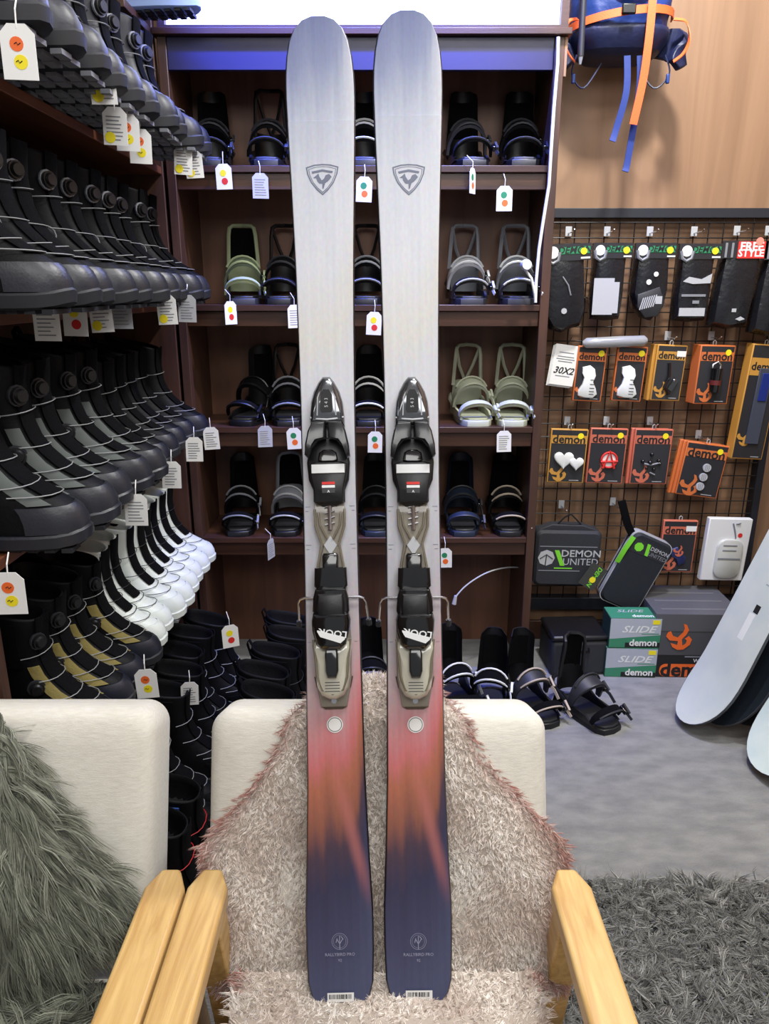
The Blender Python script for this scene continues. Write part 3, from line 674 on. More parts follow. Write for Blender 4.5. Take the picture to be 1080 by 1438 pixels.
    rs = part('round_sticker', MB().disc((0, s3, N0), 0.0135, 0.0006, 24), M_PAPER, t)
    mb = MB(); mb.add([(r*math.cos(2*PI*i/24), s3+r*math.sin(2*PI*i/24), N0+0.0008) for r in (0.0118, 0.0108) for i in range(24)], [(i, (i+1) % 24, 24+(i+1) % 24, 24+i) for i in range(24)])
    part('sticker_ring', mb, M_INK, rs, smooth=False)
    # faint mounting marks on both edges
    for py, w in ((712, .009), (718, .005), (765, .009), (771, .006), (840, .008), (900, .006)):
        for sg in (-1, 1): part('mount_mark', MB().box((sg*(0.040-w/2+.002), s_of(py), N0), (w, 0.0006, 0.0002)), M_PRINT, t)
    # ------------------------------------------------ ski binding
    S = lambda py: s_of(py); W_ = lambda px: px*1.255/1040
    def sym(pts): return [(-W_(x), S(y)) for x, y in pts]+[(W_(x), S(y)) for x, y in reversed(pts)]
    H = 0.013
    track = part('track', MB().prism(sym([(20, 700), (22, 722), (19, 742), (13, 758), (9, 765), (14, 782), (20, 810), (24, 850), (26, 900), (25, 950), (22, 968), (18, 990)]), H, H+0.008, 0.003), mat('smoky_track', (160, 152, 138), 0.15, trans=0.35), t)
    part('diamond_window', MB().prism([(-W_(9), S(766)), (0, S(780)), (W_(9), S(766)), (0, S(753))], H+0.0081, H+0.0095), M_LGREY, track)
    rb = MB()
    for sg in (-1, 1):
        rb.tube([(sg*W_(21), S(716), H+0.010), (sg*W_(20), S(740), H+0.011), (sg*W_(12), S(764), H+0.011), (sg*W_(17), S(790), H+0.011), (sg*W_(21), S(815), H+0.010)], 0.0022, 6)
        rb.tube([(sg*W_(16), S(720), H+0.010), (sg*W_(14), S(738), H+0.011), (sg*W_(4), S(757), H+0.011)], 0.0018, 6)
    part('track_rib', rb, M_SMOKE, track)
    sc = MB()
    for py in (714, 722, 730, 738): sc.tube([(-W_(7), S(py), H+0.010), (W_(7), S(py-3), H+0.010)], 0.0016, 5)
    sc.tube([(0, S(708), H+0.009), (0, S(745), H+0.009)], 0.004, 8)
    part('adjust_screw', sc, M_STEEL, track)
    # toe piece
    nose = part('toe_nose', MB().prism(sym([(5, 536), (11, 543), (18, 556), (22, 570), (24, 590), (24, 602)]), H, H+0.030, 0.011), M_CHROME, t)
    part('din_window', MB().prism(sym([(4, 555), (8, 562), (9, 582), (7, 586)]), H+0.0302, H+0.0312), M_INK, nose)
    text('5 4 3', 0.008, M_LGREY, nose, (0, S(573), H+0.0314), (0, 0, PI/2))
    part('nose_rib', MB().tube([(-W_(23), S(592), H+0.024), (-W_(12), S(595), H+0.030), (0, S(596), H+0.031), (W_(12), S(595), H+0.030), (W_(23), S(592), H+0.024)], 0.0018, 6).tube([(-W_(13), S(590), H+0.029), (-W_(12), S(566), H+0.029), (-W_(4), S(546), H+0.028)], 0.0016, 5).tube([(W_(13), S(590), H+0.029), (W_(12), S(566), H+0.029), (W_(4), S(546), H+0.028)], 0.0016, 5), M_LGREY, nose)
    for sg in (-1, 1):
        wing = [(sg*W_(2), S(600)), (sg*W_(20), S(600)), (sg*W_(26), S(612)), (sg*W_(30), S(630)), (sg*W_(31), S(644)), (sg*W_(27), S(648)), (sg*W_(22), S(634)), (sg*W_(13), S(624)), (sg*W_(2), S(621))]
        part('jaw_wing', MB().prism(wing, H+0.006, H+0.044, 0.004), mat('jaw_black', (30, 31, 34), 0.25, coat=0.3), t)
    part('toe_plate', MB().prism(sym([(14, 618), (28, 640), (30, 652), (28, 676), (22, 690), (22, 706), (10, 712)]), H, H+0.016, 0.004), M_BLACK, t)
    pad = part('sole_pad', MB().prism(sym([(17, 652), (27, 655), (25, 672), (21, 690), (20, 708)]), H+0.0162, H+0.024, 0.003), M_BLACK, t)
    part('grip_strip', MB().prism(sym([(23, 656), (23, 668)]), H+0.0242, H+0.0262, 0.0005), M_WHITE, pad)
    part('jaw_bridge', MB().prism(sym([(6, 636), (12, 640), (14, 650), (8, 652)]), H+0.0162, H+0.026, 0.002), M_BLACKG, t)
    lab = part('pad_label', MB().prism(sym([(9, 681), (9, 695)]), H+0.0242, H+0.0248), M_DGREY, pad)
    pad2 = part('red_bar', MB().prism(sym([(9, 680), (9, 683.5)]), H+0.0249, H+0.0254), M_RED, pad); part('white_bar', MB().prism(sym([(9, 684.5), (9, 688)]), H+0.0249, H+0.0254), M_WHITE, pad)
    text('A', 0.006, M_WHITE, pad, (0, S(693), H+0.0252), (0, 0, 0), 0.01)
    # heel piece
    part('brake_pedal', MB().prism(sym([(9, 777), (11, 780), (11, 796), (22, 797), (23, 822), (17, 830)]), H+0.006, H+0.024, 0.004), M_BLACKG, t)
    part('heel_step', MB().prism(sym([(21, 826), (24, 838), (25, 856), (21, 862)]), H+0.006, H+0.036, 0.004), M_BLACKG, t)
    part('heel_cup', MB().prism(sym([(17, 832), (19, 846), (18, 868), (10, 872)]), H+0.0362, H+0.044, 0.004), M_BLACK, t)
    for py in (834, 842, 850): part('heel_slot', MB().box((0, S(py), H+0.0365), (W_(30), 0.0016, 0.002)), M_DGREY, t)
    part('heel_tower', MB().prism(sym([(24, 858), (26, 868), (25, 882), (20, 900), (12, 908)]), H+0.004, H+0.050, 0.009), M_BLACKG, t)
    band = part('white_label', MB().prism([(-W_(18), S(882)), (-W_(14), S(889)), (W_(13), S(898)), (W_(19), S(893)), (W_(19), S(890)), (-W_(18), S(880))], H+0.0502, H+0.0508), M_WHITE, t)
    text('LOOK', 0.0145, M_WHITE, t, (W_(3), S(884), H+0.0504), (0, 0, PI-0.14), 0.02, sx=1.15)
    body = part('heel_housing', MB().prism(sym([(25, 895), (27, 902), (25, 916), (23, 930), (23, 945), (21, 960), (15, 971), (5, 976)]), H+0.008, H+0.036, 0.010), mat('clear_housing', (208, 205, 188), 0.06, trans=0.2, coat=0.8), t)
    part('housing_rib', MB().tube([(-W_(25), S(894), H+0.03), (-W_(22), S(920), H+0.034), (-W_(20), S(945), H+0.034), (-W_(14), S(962), H+0.034), (0, S(968), H+0.034), (W_(14), S(962), H+0.034), (W_(20), S(945), H+0.034), (W_(22), S(920), H+0.034), (W_(25), S(894), H+0.03)], 0.0022, 6), M_SMOKE, body)
    part('lever', MB().prism(sym([(7, 905), (9, 912), (9, 936), (6, 945)]), H+0.0362, H+0.046, 0.004), M_BLACKG, t)
    gr = MB()
    for py in (952, 956, 960, 964): gr.tube([(-W_(10), S(py), H+0.0355), (W_(10), S(py), H+0.0355)], 0.001, 5)
    part('grip_rib', gr, M_DGREY, body)
    part('rear_plate', MB().prism(sym([(27, 948), (24, 962), (18, 975), (17, 990), (12, 993)]), H, H+0.006, 0.002), mat('smoked_brown', (72, 62, 52), 0.3), t)
    part('rear_screw', MB().disc((0, S(981), H+0.0062), 0.0045, 0.002, 12), M_STEEL, t)
    for sg in (-1, 1):
        arm = part('brake_arm', MB().tube([(sg*W_(16), S(838), H+0.010), (sg*W_(38), S(838), H+0.010), (sg*W_(44), S(840), H+0.008), (sg*W_(47), S(845), H+0.002), (sg*W_(50), S(874), -0.022)], 0.0021, 8), M_STEEL, t)
        part('brake_tip', MB().tube([(sg*W_(50), S(872), -0.021), (sg*W_(50.5), S(880), -0.027)], 0.0048, 8), M_DGREY, arm)
    return t
make_ski('left ski of the pair, pale grey fading to pink, orange and navy', (480, 1408), (449, 47))
make_ski('right ski of the pair, pale grey fading to pink, orange and navy', (588, 1405), (571, 39))
# ================================================================ armchairs
LEAN = 0.375
def by(z): return 1.012+LEAN*(z-0.38)          # front face of the backrest
def make_chair(label, cx, bx0, bx1):
    t = thing('armchair', label, 'armchair', (cx, 0.75, 0), group='cream armchairs')
    def q(x, y, z): return (x-cx, y-0.75, z)
    # backrest: puffy rounded slab leaning back
    nx, rings = 0, []
    R_, th = 0.05, 0.125
    prof = []
    zt, zb = 0.785, 0.36
    u = Vector((0, LEAN, 1)).normalized(); nrm = Vector((0, -1, LEAN)).normalized()
    base = Vector((0, by(zb), zb)); hgt = (zt-zb)/u.z
    outline = rrect(bx0, 0, bx1, hgt, 0.042, 9)
    mb = MB(); ccx, ccy = (bx0+bx1)/2, hgt/2
    rings = []
    for d, ins in ((0.016, 0.020), (0.005, 0.007), (0.0, 0.0), (0.0, 0.0), (-1, 0.0), (-1, 0.0)): pass
    for dep, ins in ((-0.008, 0.06), (-0.002, 0.022), (0.006, 0.008), (0.022, 0.0), (th-0.02, 0.0), (th-0.005, 0.008), (th, 0.024)):
        ring = []
        for (x, h) in outline:
            x2 = x+(ins if x < ccx else -ins); h2 = h+(ins if h < ccy else -ins)
            p = base+u*h2-nrm*dep; ring.append(q(x2, p.y, p.z))
        rings.append(ring)
    part('backrest', mb.loft(rings), M_CREAM, t)
    ins = 0.067
    # seat cushion
    so = rrect(cx-0.3275+ins+0.004, 0.36, cx+0.3275-ins-0.004, by(0.4)-0.02, 0.04, 5); rings = []
    for z, i2 in ((0.24, 0.02), (0.255, 0.004), (0.28, 0.0), (0.345, 0.0), (0.366, 0.008), (0.372, 0.03)):
        mx, my = cx, 0.68
        rings.append([q(x+(i2 if x < mx else -i2), y+(i2 if y < my else -i2), z) for x, y in so])
    part('seat_cushion', MB().loft(rings), M_CREAM, t)
    for sg in (-1, 1):
        xo = cx+sg*0.3275; xi = cx+sg*(0.3275-ins)
        x0, x1 = min(xo, xi), max(xo, xi)
        # flat armrest with a chamfered rear end
        pl = [(x0+0.001, 0.30), (x1-0.001, 0.30), (x1-0.001, 0.972), (x1-0.018, 1.012), (x0+0.018, 1.012), (x0+0.001, 0.972)]
        part('armrest', MB().prism([(x-cx, y-0.75) for x, y in pl], 0.545, 0.58, 0.0), M_OAK, t, bevel=0.006, seg=3)
        part('leg', MB().loft([[q(x0+0.012, yy-0.025+dy, z), q(x1-0.012, yy-0.025+dy, z), q(x1-0.012, yy+0.025+dy, z), q(x0+0.012, yy+0.025+dy, z)] for z, yy, dy in ((0.0, 0.35, 0), (0.5445, 0.37, 0))]), M_OAK, t, bevel=0.004)
        part('leg', MB().loft([[q(x0+0.012, yy-0.025, z), q(x1-0.012, yy-0.025, z), q(x1-0.012, yy+0.025, z), q(x0+0.012, yy+0.025, z)] for z, yy in ((0.0, 1.10), (0.5445, 0.965))]), M_OAK, t, bevel=0.004)
        part('side_rail', MB().bx(q(x0+0.018, 0.40, 0.19), q(x1-0.018, 0.995, 0.25)), M_OAK, t, bevel=0.004)
    part('front_rail', MB().bx(q(cx-0.25, 0.37, 0.18), q(cx+0.25, 0.40, 0.238)), M_OAK, t, bevel=0.004)
    part('seat_frame', MB().bx(q(cx-0.255, 0.401, 0.205), q(cx+0.255, 0.99, 0.2385)), M_OAK, t)
    return t
make_chair('cream woven armchair with pale wooden arms that the skis stand in', 0.008, -0.312, 0.290)
make_chair('cream woven armchair at left with a shaggy grey-green cushion', -0.649, -1.010, -0.412)
# ---------------------------------------------------------------- plush throw over the middle armchair
def mixc(a, b, k): return a*(1-k)+b*k
FURM = mat('fur_strands', (128, 128, 128), 0.75, attr='col', sheen=0.25, spec=0.25)
def grid_fur(fn, nu, nv, n):
    u = RNG.random(n); v = RNG.random(n); return u, v
rows = [(1090, 470, 590, 'b'), (1040, 440, 615, 'b')]
front = [(978, 432, 628), (990, 415, 640), (1010, 402, 657), (1035, 395, 668), (1060, 384, 680), (1085, 368, 698), (1110, 348, 722), (1135, 325, 748), (1160, 302, 773), (1185, 284, 795), (1205, 280, 801), (1230, 284, 800), (1260, 290, 796), (1300, 295, 788), (1350, 300, 788), (1395, 300, 796)]
def on_back(px, py, off=0.018):
    r = ray(px, py); # plane y = by(z)-off
    # r.y t = 1.012-off + LEAN*(1.5 + r.z t - .38)
    t = (1.012-off+LEAN*(CAMZ-0.38))/(r.y-LEAN*r.z); return Vector((0, 0, CAMZ))+r*t
NU = 36
def base_rows():
    R = []
    p0l, p0r = on_back(432, 978), on_back(628, 978); zt = 0.797
    for dy, dz in ((0.15, -0.16), (0.13, -0.06), (0.105, 0.0), (0.06, 0.016), (0.02, 0.012)):   # over the top of the backrest and down behind
        R.append((Vector((p0l.x+0.01, by(0.785)+dy, zt+dz)), Vector((p0r.x-0.01, by(0.785)+dy, zt+dz))))
    for py, a, b in front[1:]:
        l, r = on_back(a, py), on_back(b, py)
        if l.z > 0.785: continue
        R.append((l, r))
    l, r = R[-1]
    for y, z, ex in ((0.975, 0.400, 0.0), (0.94, 0.396, 0.006), (0.89, 0.402, 0.0), (0.80, 0.404, 0.0), (0.70, 0.404, 0), (0.60, 0.404, 0), (0.50, 0.404, 0), (0.40, 0.400, 0), (0.345, 0.37, -0.01), (0.335, 0.27, -0.02)):
        R.append((Vector((-0.245-ex, y, z)), Vector((0.258+ex, y, z))))
    return R
BRW = base_rows()
def throw_pt(i, u):
    l, r = BRW[i]; p = l.lerp(r, u); e = min(u, 1-u)
    x = p.x
    w = 0.006*math.sin(x*23+p.z*17)+0.005*math.sin(x*41-p.y*19)
    edge = max(0, 1-e/0.06)
    return p+Vector((0, -w*0.8+edge*0.006, w*0.5-edge*0.004))
G = np.array([[tuple(throw_pt(i, j/NU)) for j in range(NU+1)] for i in range(len(BRW))])
mb = MB(); nR = len(BRW)
th_top = [Vector(p) for r in G for p in r]
mb.add(th_top, [(i*(NU+1)+j, i*(NU+1)+j+1, (i+1)*(NU+1)+j+1, (i+1)*(NU+1)+j) for i in range(nR-1) for j in range(NU)])
throw = thing('plush_throw', 'beige plush throw with reddish brown edges draped over the middle armchair', 'throw', (0, 0.75, 0))
mb.v = [(x, y-0.75, z) for x, y, z in mb.v]
bo = part('backing', mb, mat('throw_backing', (176, 164, 152), 0.9, bump=0.3), throw)
sm = bo.modifiers.new('solid', 'SOLIDIFY'); sm.thickness = 0.008; sm.offset = -1
def sample_grid(G, n, vmin=0.0, vmax=None, weight=None):
    R_, C_ = G.shape[0]-1, G.shape[1]-1
    a = np.linalg.norm(np.cross(G[1:, :-1]-G[:-1, :-1], G[:-1, 1:]-G[:-1, :-1]), axis=2)
    if weight is not None: a = a*weight[:, None]
    pr = (a/a.sum()).ravel(); idx = RNG.choice(len(pr), n, p=pr); i, j = idx//C_, idx % C_
    fi, fj = RNG.random(n), RNG.random(n)
    p = (G[i, j]*((1-fi)*(1-fj))[:, None]+G[i+1, j]*(fi*(1-fj))[:, None]+G[i, j+1]*((1-fi)*fj)[:, None]+G[i+1, j+1]*(fi*fj)[:, None])
    nn = np.cross(G[i, j+1]-G[i, j], G[i+1, j]-G[i, j]); nn /= (np.linalg.norm(nn, axis=1)+1e-9)[:, None]
    return p, nn, (i+fi)/R_, (j+fj)/C_, i+fi
wt = np.ones(nR-1); wt[0:2] = 0.3; wt[-7:] = 0.3
P, Nn, sv, su, ri = sample_grid(G, 170000, weight=wt)
s_ = np.sign(-Nn[:, 1]+0.8*Nn[:, 2]); s_[s_ == 0] = 1; s_[ri < 2] = np.sign(Nn[ri < 2, 1]); Nn = Nn*s_[:, None]
cl = lambda *c: np.array(lin(c))
e = np.minimum(su, 1-su)
xw = P[:, 0]; zw = P[:, 2]+P[:, 1]
blot = np.sin(xw*19+zw*7)*np.sin(zw*23-xw*5)+0.6*np.sin(xw*47+zw*31)
k = np.clip(0.5+0.4*blot+RNG.normal(0, 0.35, len(P)), 0, 1)[:, None]
colr = mixc(cl(250, 244, 236), cl(206, 188, 176), k)
ed = np.clip((0.075-e)/0.06, 0, 1)*np.clip(RNG.normal(0.75, 0.3, len(P)), 0, 1)*(ri < nR-9)
colr = mixc(colr, cl(160, 104, 92), ed[:, None])
comb = np.stack([np.where(su < 0.5, -1, 1)*np.clip((0.06-e)/0.06, 0, 1)*0.7+0.25*np.sin(zw*40), np.zeros(len(P)), np.full(len(P), -0.35)], 1)
P2 = P.copy(); P2[:, 1] -= 0.75
fm = clump_fur('pile', P2, Nn, comb*1.0+RNG.normal(0, .35, (len(P), 3)), RNG.uniform(0.008, 0.012, len(P))*(1+1.0*np.clip((0.05-e)/0.05, 0, 1)), RNG.uniform(0.0008, 0.0014, len(P)), colr, 30000, seg=3, lift=0.55, droop=0.25, wave=0.3, conv=0.4, frizz=0.0012, cvar=0.07)
fo = part('pile', fm, FURM, throw); fo['kind'] = 'stuff'
# ---------------------------------------------------------------- shaggy cushion and seat cover on the left armchair
def cushion_pt(a, b):
    # a,b in [-1,1] over a diamond-set pillow; returns local (along, up, out) in metres
    r = 0.205
    bulge = 0.07*(max(0, (1-abs(a)**2.4))*max(0, (1-abs(b)**2.4)))**0.45
    k = 1-0.06*(1-abs(a)**2)*0 
    pinch = 1-0.10*((1-a*a)*(b*b)+(1-b*b)*(a*a))
    return a*r*pinch, b*r*pinch, bulge
cu = thing('fur_cushion', 'shaggy grey-green long-haired cushion leaning in the left armchair', 'cushion', (-0.695, 1.02, 0.54), (0, 0, 0))
ang = math.radians(38)
Lz = math.atan(LEAN)
def place_c(x, y, d):
    xr = x*math.cos(ang)-y*math.sin(ang); yr = x*math.sin(ang)+y*math.cos(ang)
    z = yr*math.cos(Lz)+d*math.sin(Lz)
    if z < -0.07: z = -0.07+(z+0.07)*0.25     # the lower corner is squashed on the seat
    return (xr, yr*math.sin(Lz)-d*math.cos(Lz), z)
n = 22
Gf = np.array([[place_c(*cushion_pt(-1+2*j/n, -1+2*i/n)) for j in range(n+1)] for i in range(n+1)])
Gb = np.array([[place_c(cushion_pt(-1+2*j/n, -1+2*i/n)[0], cushion_pt(-1+2*j/n, -1+2*i/n)[1], -cushion_pt(-1+2*j/n, -1+2*i/n)[2]*0.55) for j in range(n+1)] for i in range(n+1)])
mb = MB()
for g in (Gf, Gb): mb.add([tuple(p) for r in g for p in r], [(i*(n+1)+j, i*(n+1)+j+1, (i+1)*(n+1)+j+1, (i+1)*(n+1)+j) for i in range(n) for j in range(n)])
mb.v = [(x*0.9, y*0.9, z*0.9) for x, y, z in mb.v]
part('cover', mb, mat('cushion_cover', (92, 94, 84), 0.9), cu)
def shag(G, n, out, parent, lenr, comb_fn, nclump, name='pile', lift=0.25, w=(0.0010, 0.0020), wave=0.3, droop=0.5):
    P, Nn, sv, su, _ = sample_grid(G, n)
    s_ = np.sign(Nn @ np.array(out)); s_[s_ == 0] = 1; Nn = Nn*s_[:, None]
    k = np.clip(RNG.normal(0.5, 0.25, n), 0, 1)[:, None]
    colr = mixc(cl(66, 68, 58), cl(156, 159, 142), k)
    fm = clump_fur(name, P, Nn, comb_fn(P), RNG.uniform(*lenr, n), RNG.uniform(*w, n), colr, nclump, lift=lift, wave=wave, droop=droop)
    o = part(name, fm, FURM, parent); o['kind'] = 'stuff'; return o
def cc(P):
    c = np.stack([P[:, 0]*2.6, np.zeros(len(P)), np.clip(P[:, 2], -1, 0.05)*1.5-0.55], 1); return c
shag(Gf, 42000, (0, -1, 0.4), cu, (0.06, 0.095), cc, 1500); shag(Gb, 3000, (0, 1, -0.2), cu, (0.04, 0.06), cc, 200)
sc_ = thing('fur_seat_cover', 'shaggy grey-green fur cover lying on the left armchair seat', 'throw', (-0.649, 0.70, 0.3725))
Gs = np.array([[(-0.25+0.5*j/20, -0.33+0.60*i/20, 0.014+0.012*math.sin(j*0.9)*math.sin(i*0.7)) for j in range(21)] for i in range(21)])
part('backing', MB().bx((-0.25, -0.33, 0.0), (0.25, 0.27, 0.010)), MATS['cushion_cover'], sc_)
shag(Gs, 30000, (0, 0, 1), sc_, (0.06, 0.10), lambda P: np.stack([0.9*np.sin(P[:, 1]*21+1), -0.5+0.6*np.sin(P[:, 0]*17), np.zeros(len(P))], 1), 1100, lift=0.45, wave=0.45)
# ---------------------------------------------------------------- shaggy rug
rug = thing('shaggy_rug', 'dark grey shaggy rug on the carpet beside the middle armchair', 'rug', (0.72, 1.0, 0))
part('backing', MB().bx((-0.62, -0.7, 0.0005), (0.60, 0.565, 0.010)), mat('rug_backing', (40, 40, 41), 0.95), rug)
n = 60000; P = np.stack([RNG.uniform(-0.45, 0.62, n), RNG.uniform(-0.05, 0.60, n), np.full(n, 0.010)], 1)
m2 = 9000; P = np.concatenate([P, np.stack([RNG.uniform(-0.62, 0.62, m2), RNG.uniform(-0.7, 0.6, m2), np.full(m2, 0.010)], 1)]); n += m2
k = np.clip(RNG.normal(0.45, 0.28, n), 0, 1)[:, None]; colr = mixc(cl(62, 62, 62), cl(166, 166, 160), k)
comb = np.stack([RNG.normal(0, .75, n), RNG.normal(-0.25, .7, n), np.zeros(n)], 1)
ro = part('pile', clump_fur('pile', P, np.tile([0, 0, 1.0], (n, 1)), comb, RNG.uniform(0.035, 0.06, n), RNG.uniform(0.0012, 0.0024, n), colr, 7000, seg=4, lift=0.45, droop=0.5, wave=0.7, conv=0.45), FURM, rug); ro['kind'] = 'stuff'
# ================================================================ wire grid panel on the back wall
GX0, GX1, GZ0, GZ1, GY = 0.612, 1.548, 0.215, 1.765, 2.995
gp = thing('grid_panel', 'black framed wire grid display panel on the brown wall', 'display panel', (1.08, GY, GZ0))
M_FRAME = mat('black_frame', (30, 33, 42), 0.5)
def gb(a, b): return part('frame_bar', MB().bx((a[0]-1.08, a[1]-GY, a[2]-GZ0), (b[0]-1.08, b[1]-GY, b[2]-GZ0)), M_FRAME, gp, bevel=0.002)
gb((GX0-0.03, GY, GZ0-0.03), (GX0, GY+0.05, GZ1+0.035)); gb((GX1, GY, GZ0-0.03), (GX1+0.03, GY+0.05, GZ1+0.035))
gb((GX0, GY, GZ1), (GX1, GY+0.05, GZ1+0.035)); gb((GX0, GY, GZ0-0.055), (GX1, GY+0.05, GZ0))
wv = mesh_of(MB().tube([(0, 0, 0), (0, 0, GZ1-GZ0)], 0.0024, 6), 'wire'); wv.materials.append(M_BLACK)
wh = mesh_of(MB().tube([(0, 0, 0), (GX1-GX0, 0, 0)], 0.0024, 6), 'wire'); wh.materials.append(M_BLACK)
k = 1
while GX0+k*0.0565 < GX1-0.01:
    o = link(bpy.data.objects.new('wire', wv), gp); o.location = (GX0+k*0.0565-1.08, 0.012, 0); k += 1
k = 1
while GZ0+k*0.0548 < GZ1-0.01:
    o = link(bpy.data.objects.new('wire', wh), gp); o.location = (GX0-1.08, 0.0075, k*0.0548); k += 1
# ---------------------------------------------------------------- things hanging on the grid
def wbox(x0, y0, x1, y1, Y):
    cx = (x0+x1)/2; a = at(cx, y0, y=Y); b = at(cx, y1, y=Y); w = at(x1, (y0+y1)/2, y=Y).x-at(x0, (y0+y1)/2, y=Y).x
    return Vector(((a.x+b.x)/2, Y, (a.z+b.z)/2)), w, a.z-b.z
def sticker(parent, x, z, y, r=0.012, m=None): return part('price_sticker', MB().disc((x, z, y), r, -0.0006, 14, 'y'), m or M_YELLOW, parent)
def hook(parent_loc, label, y1=2.93):
    x, z = parent_loc; t = thing('display_hook', label, 'hook', (x, GY, z), group='hooks on the wire grid')
    part('plate', MB().bx((-0.012, -0.004, -0.005), (0.012, 0.0, 0.03)), M_LGREY, t, bevel=0.001)
    part('rod', MB().tube([(0, -0.004, 0.006), (0, -0.08, 0.006), (0, -0.095, 0.014)], 0.0025, 6), M_STEEL, t)
    return t
HORN = [(-0.55, -0.35), (-0.42, -0.62), (-0.10, -0.80), (0.25, -0.78), (0.62, -0.45), (0.70, -0.10), (0.50, 0.12), (0.28, -0.05), (0.40, -0.18), (0.36, -0.38), (0.18, -0.52), (0.10, -0.10), (0.34, 0.22), (0.46, 0.52), (0.30, 0.86), (0.10, 0.92), (0.20, 0.60), (0.12, 0.35), (-0.16, 0.02), (-0.45, 0.12), (-0.60, 0.42), (-0.78, 0.35), (-0.86, 0.08), (-0.62, -0.18), (-0.12, -0.22), (-0.14, -0.48)]
def horn(parent, x, z, y, s, m=M_ORANGE): return part('horn_logo', MB().prism([(x+p*s, z+q*s) for p, q in HORN], y, y-0.0006, 0, 'y'), m, parent, smooth=False)
M_CARD = mat('card_dark', (44, 44, 48), 0.35)
def pack(name, label, box, Y, edge, d, product, title=True, stick='y', tilt=0.0, yaw=0.0, hornon=True, copies=1, tsize=None):
    c, w, h = wbox(*box, Y); t = thing(name, label, 'package', (c.x, c.y, c.z-h/2), (0, tilt, yaw), 'blister packs on the wire grid')
    # origin at bottom centre; faces -y
    for q in range(copies):
        dx = -0.010*q; dy = 0.012*q
        part('shell', MB().bx((-w/2+dx, -d/2+dy, 0-0.003*q), (w/2+dx, d/2+dy-0.002, h)), edge, t, bevel=0.003)
    yf = -d/2
    part('card', MB().bx((-w/2+0.005, yf-0.0008, 0.005), (w/2-0.005, yf-0.0001, h-0.005)), M_CARD, t)
    yf -= 0.001
    if title:
        part('title_bar', MB().bx((-w/2+0.005, yf-0.0006, h*0.735), (w/2-0.005, yf-0.0001, h*0.885)), edge, t)
        text('demon', tsize or w*0.315, M_INK, t, (0, yf-0.001, h*0.81), bold=0.025)
    if hornon: horn(t, -w*0.20, h*0.19, yf-0.0003, w*0.30, edge)
    part('foot_line', MB().bx((w*0.10, yf-0.0006, 0.010), (w*0.36, yf-0.0001, 0.0125)), M_LGREY, t)
    if stick == 'y': sticker(t, w*0.30, h*0.88, yf-0.0018)
    elif stick == 'w': part('price_label', MB().bx((w*0.16, yf-0.0024, h*0.80), (w*0.46, yf-0.0018, h*0.90)), M_PAPER, t)
    if product: product(t, w, h, yf)
    part('hang_loop', MB().tube([(-0.006, 0, h-0.002), (-0.006, 0, h+0.012), (0, 0, h+0.017), (0.006, 0, h+0.012), (0.006, 0, h-0.002)], 0.002, 5), M_CLEAR if False else M_LGREY, t)
    return t
E_OR = mat('orange_edge', (200, 108, 56), 0.45); E_YE = mat('amber_edge', (192, 140, 62), 0.45); E_RD = mat('salmon_edge', (194, 104, 80), 0.45)
def p_pad(t, w, h, y):
    pts = [(-.28, .62), (-.05, .66), (.10, .60), (.16, .48), (.10, .36), (.20, .25), (.26, .14), (.14, .07), (-.12, .07), (-.32, .10), (-.34, .20), (-.22, .32), (-.20, .44), (-.28, .52)]
    o = part('stomp_pad', MB().prism([(x*w*1.1+0.02*w, z*h) for x, z in pts], y, y-0.010, 0.003, 'y'), M_WHITE, t)
    g = MB()
    for z in (.14, .19, .25, .32, .40): g.box((0.10*w, y-0.0105, z*h), (0.16*w, 0.001, 0.0025))
    part('grip_line', g, M_DGREY, o)
def p_tool(t, w, h, y):
    part('tool', MB().tube([(-.05*w, y-0.004, h*.68), (0.0*w, y-0.006, h*.45), (-.12*w, y-0.006, h*.25), (0.08*w, y-0.006, h*.12)], 0.006, 6).box((0.16*w, y-0.006, h*.30), (0.02, 0.008, 0.05), Matrix.Rotation(0.5, 3, 'Y')), M_BLACKG, t)
    part('tool_bit', MB().ball((0.16*w, y-0.012, h*.38), (0.006, 0.004, 0.006)), M_STEEL, t)
def p_torch(t, w, h, y):
    part('lock_body', MB().tube([(0, y-0.012, h*.22), (0, y-0.012, h*.62)], [0.019, 0.022], 12), M_BLACKG, t)
    part('lock_bow', MB().tube([(-.14*w, y-0.012, h*.62), (-.14*w, y-0.012, h*.68), (0, y-0.012, h*.73), (.08*w, y-0.012, h*.68), (.08*w, y-0.012, h*.60)], 0.004, 6), M_STEEL, t)
    part('red_band', MB().tube([(0, y-0.012, h*.34), (0, y-0.012, h*.42)], 0.0212, 12), mat('dark_red', (92, 34, 34), 0.4), t)
def p_blade(t, w, h, y):
    part('scraper', MB().bx((-w*.18, y-0.006, h*.14), (w*.24, y-0.0002, h*.80)), mat('blue_grey_plastic', (64, 70, 84), 0.3), t, bevel=0.002)
    part('blue_grip', MB().bx((-w*.08, y-0.010, h*.52), (w*.18, y-0.0062, h*.76)), mat('deep_blue', (24, 44, 120), 0.4), t, bevel=0.002)
def heart(cx, cz, s): return [(cx+s*0.0625*16*math.sin(a)**3, cz+s*0.0625*(13*math.cos(a)-5*math.cos(2*a)-2*math.cos(3*a)-math.cos(4*a))) for a in [2*PI*k/28 for k in range(28)]]
def p_hearts(t, w, h, y):
    for cx, cz, s, e in ((-0.10*w, .44*h, .040, 0.012), (0.24*w, .38*h, .030, 0.016)):
        part('heart_pad', MB().prism(heart(cx, cz, s), y, y-e, 0.005, 'y'), M_WHITE, t)
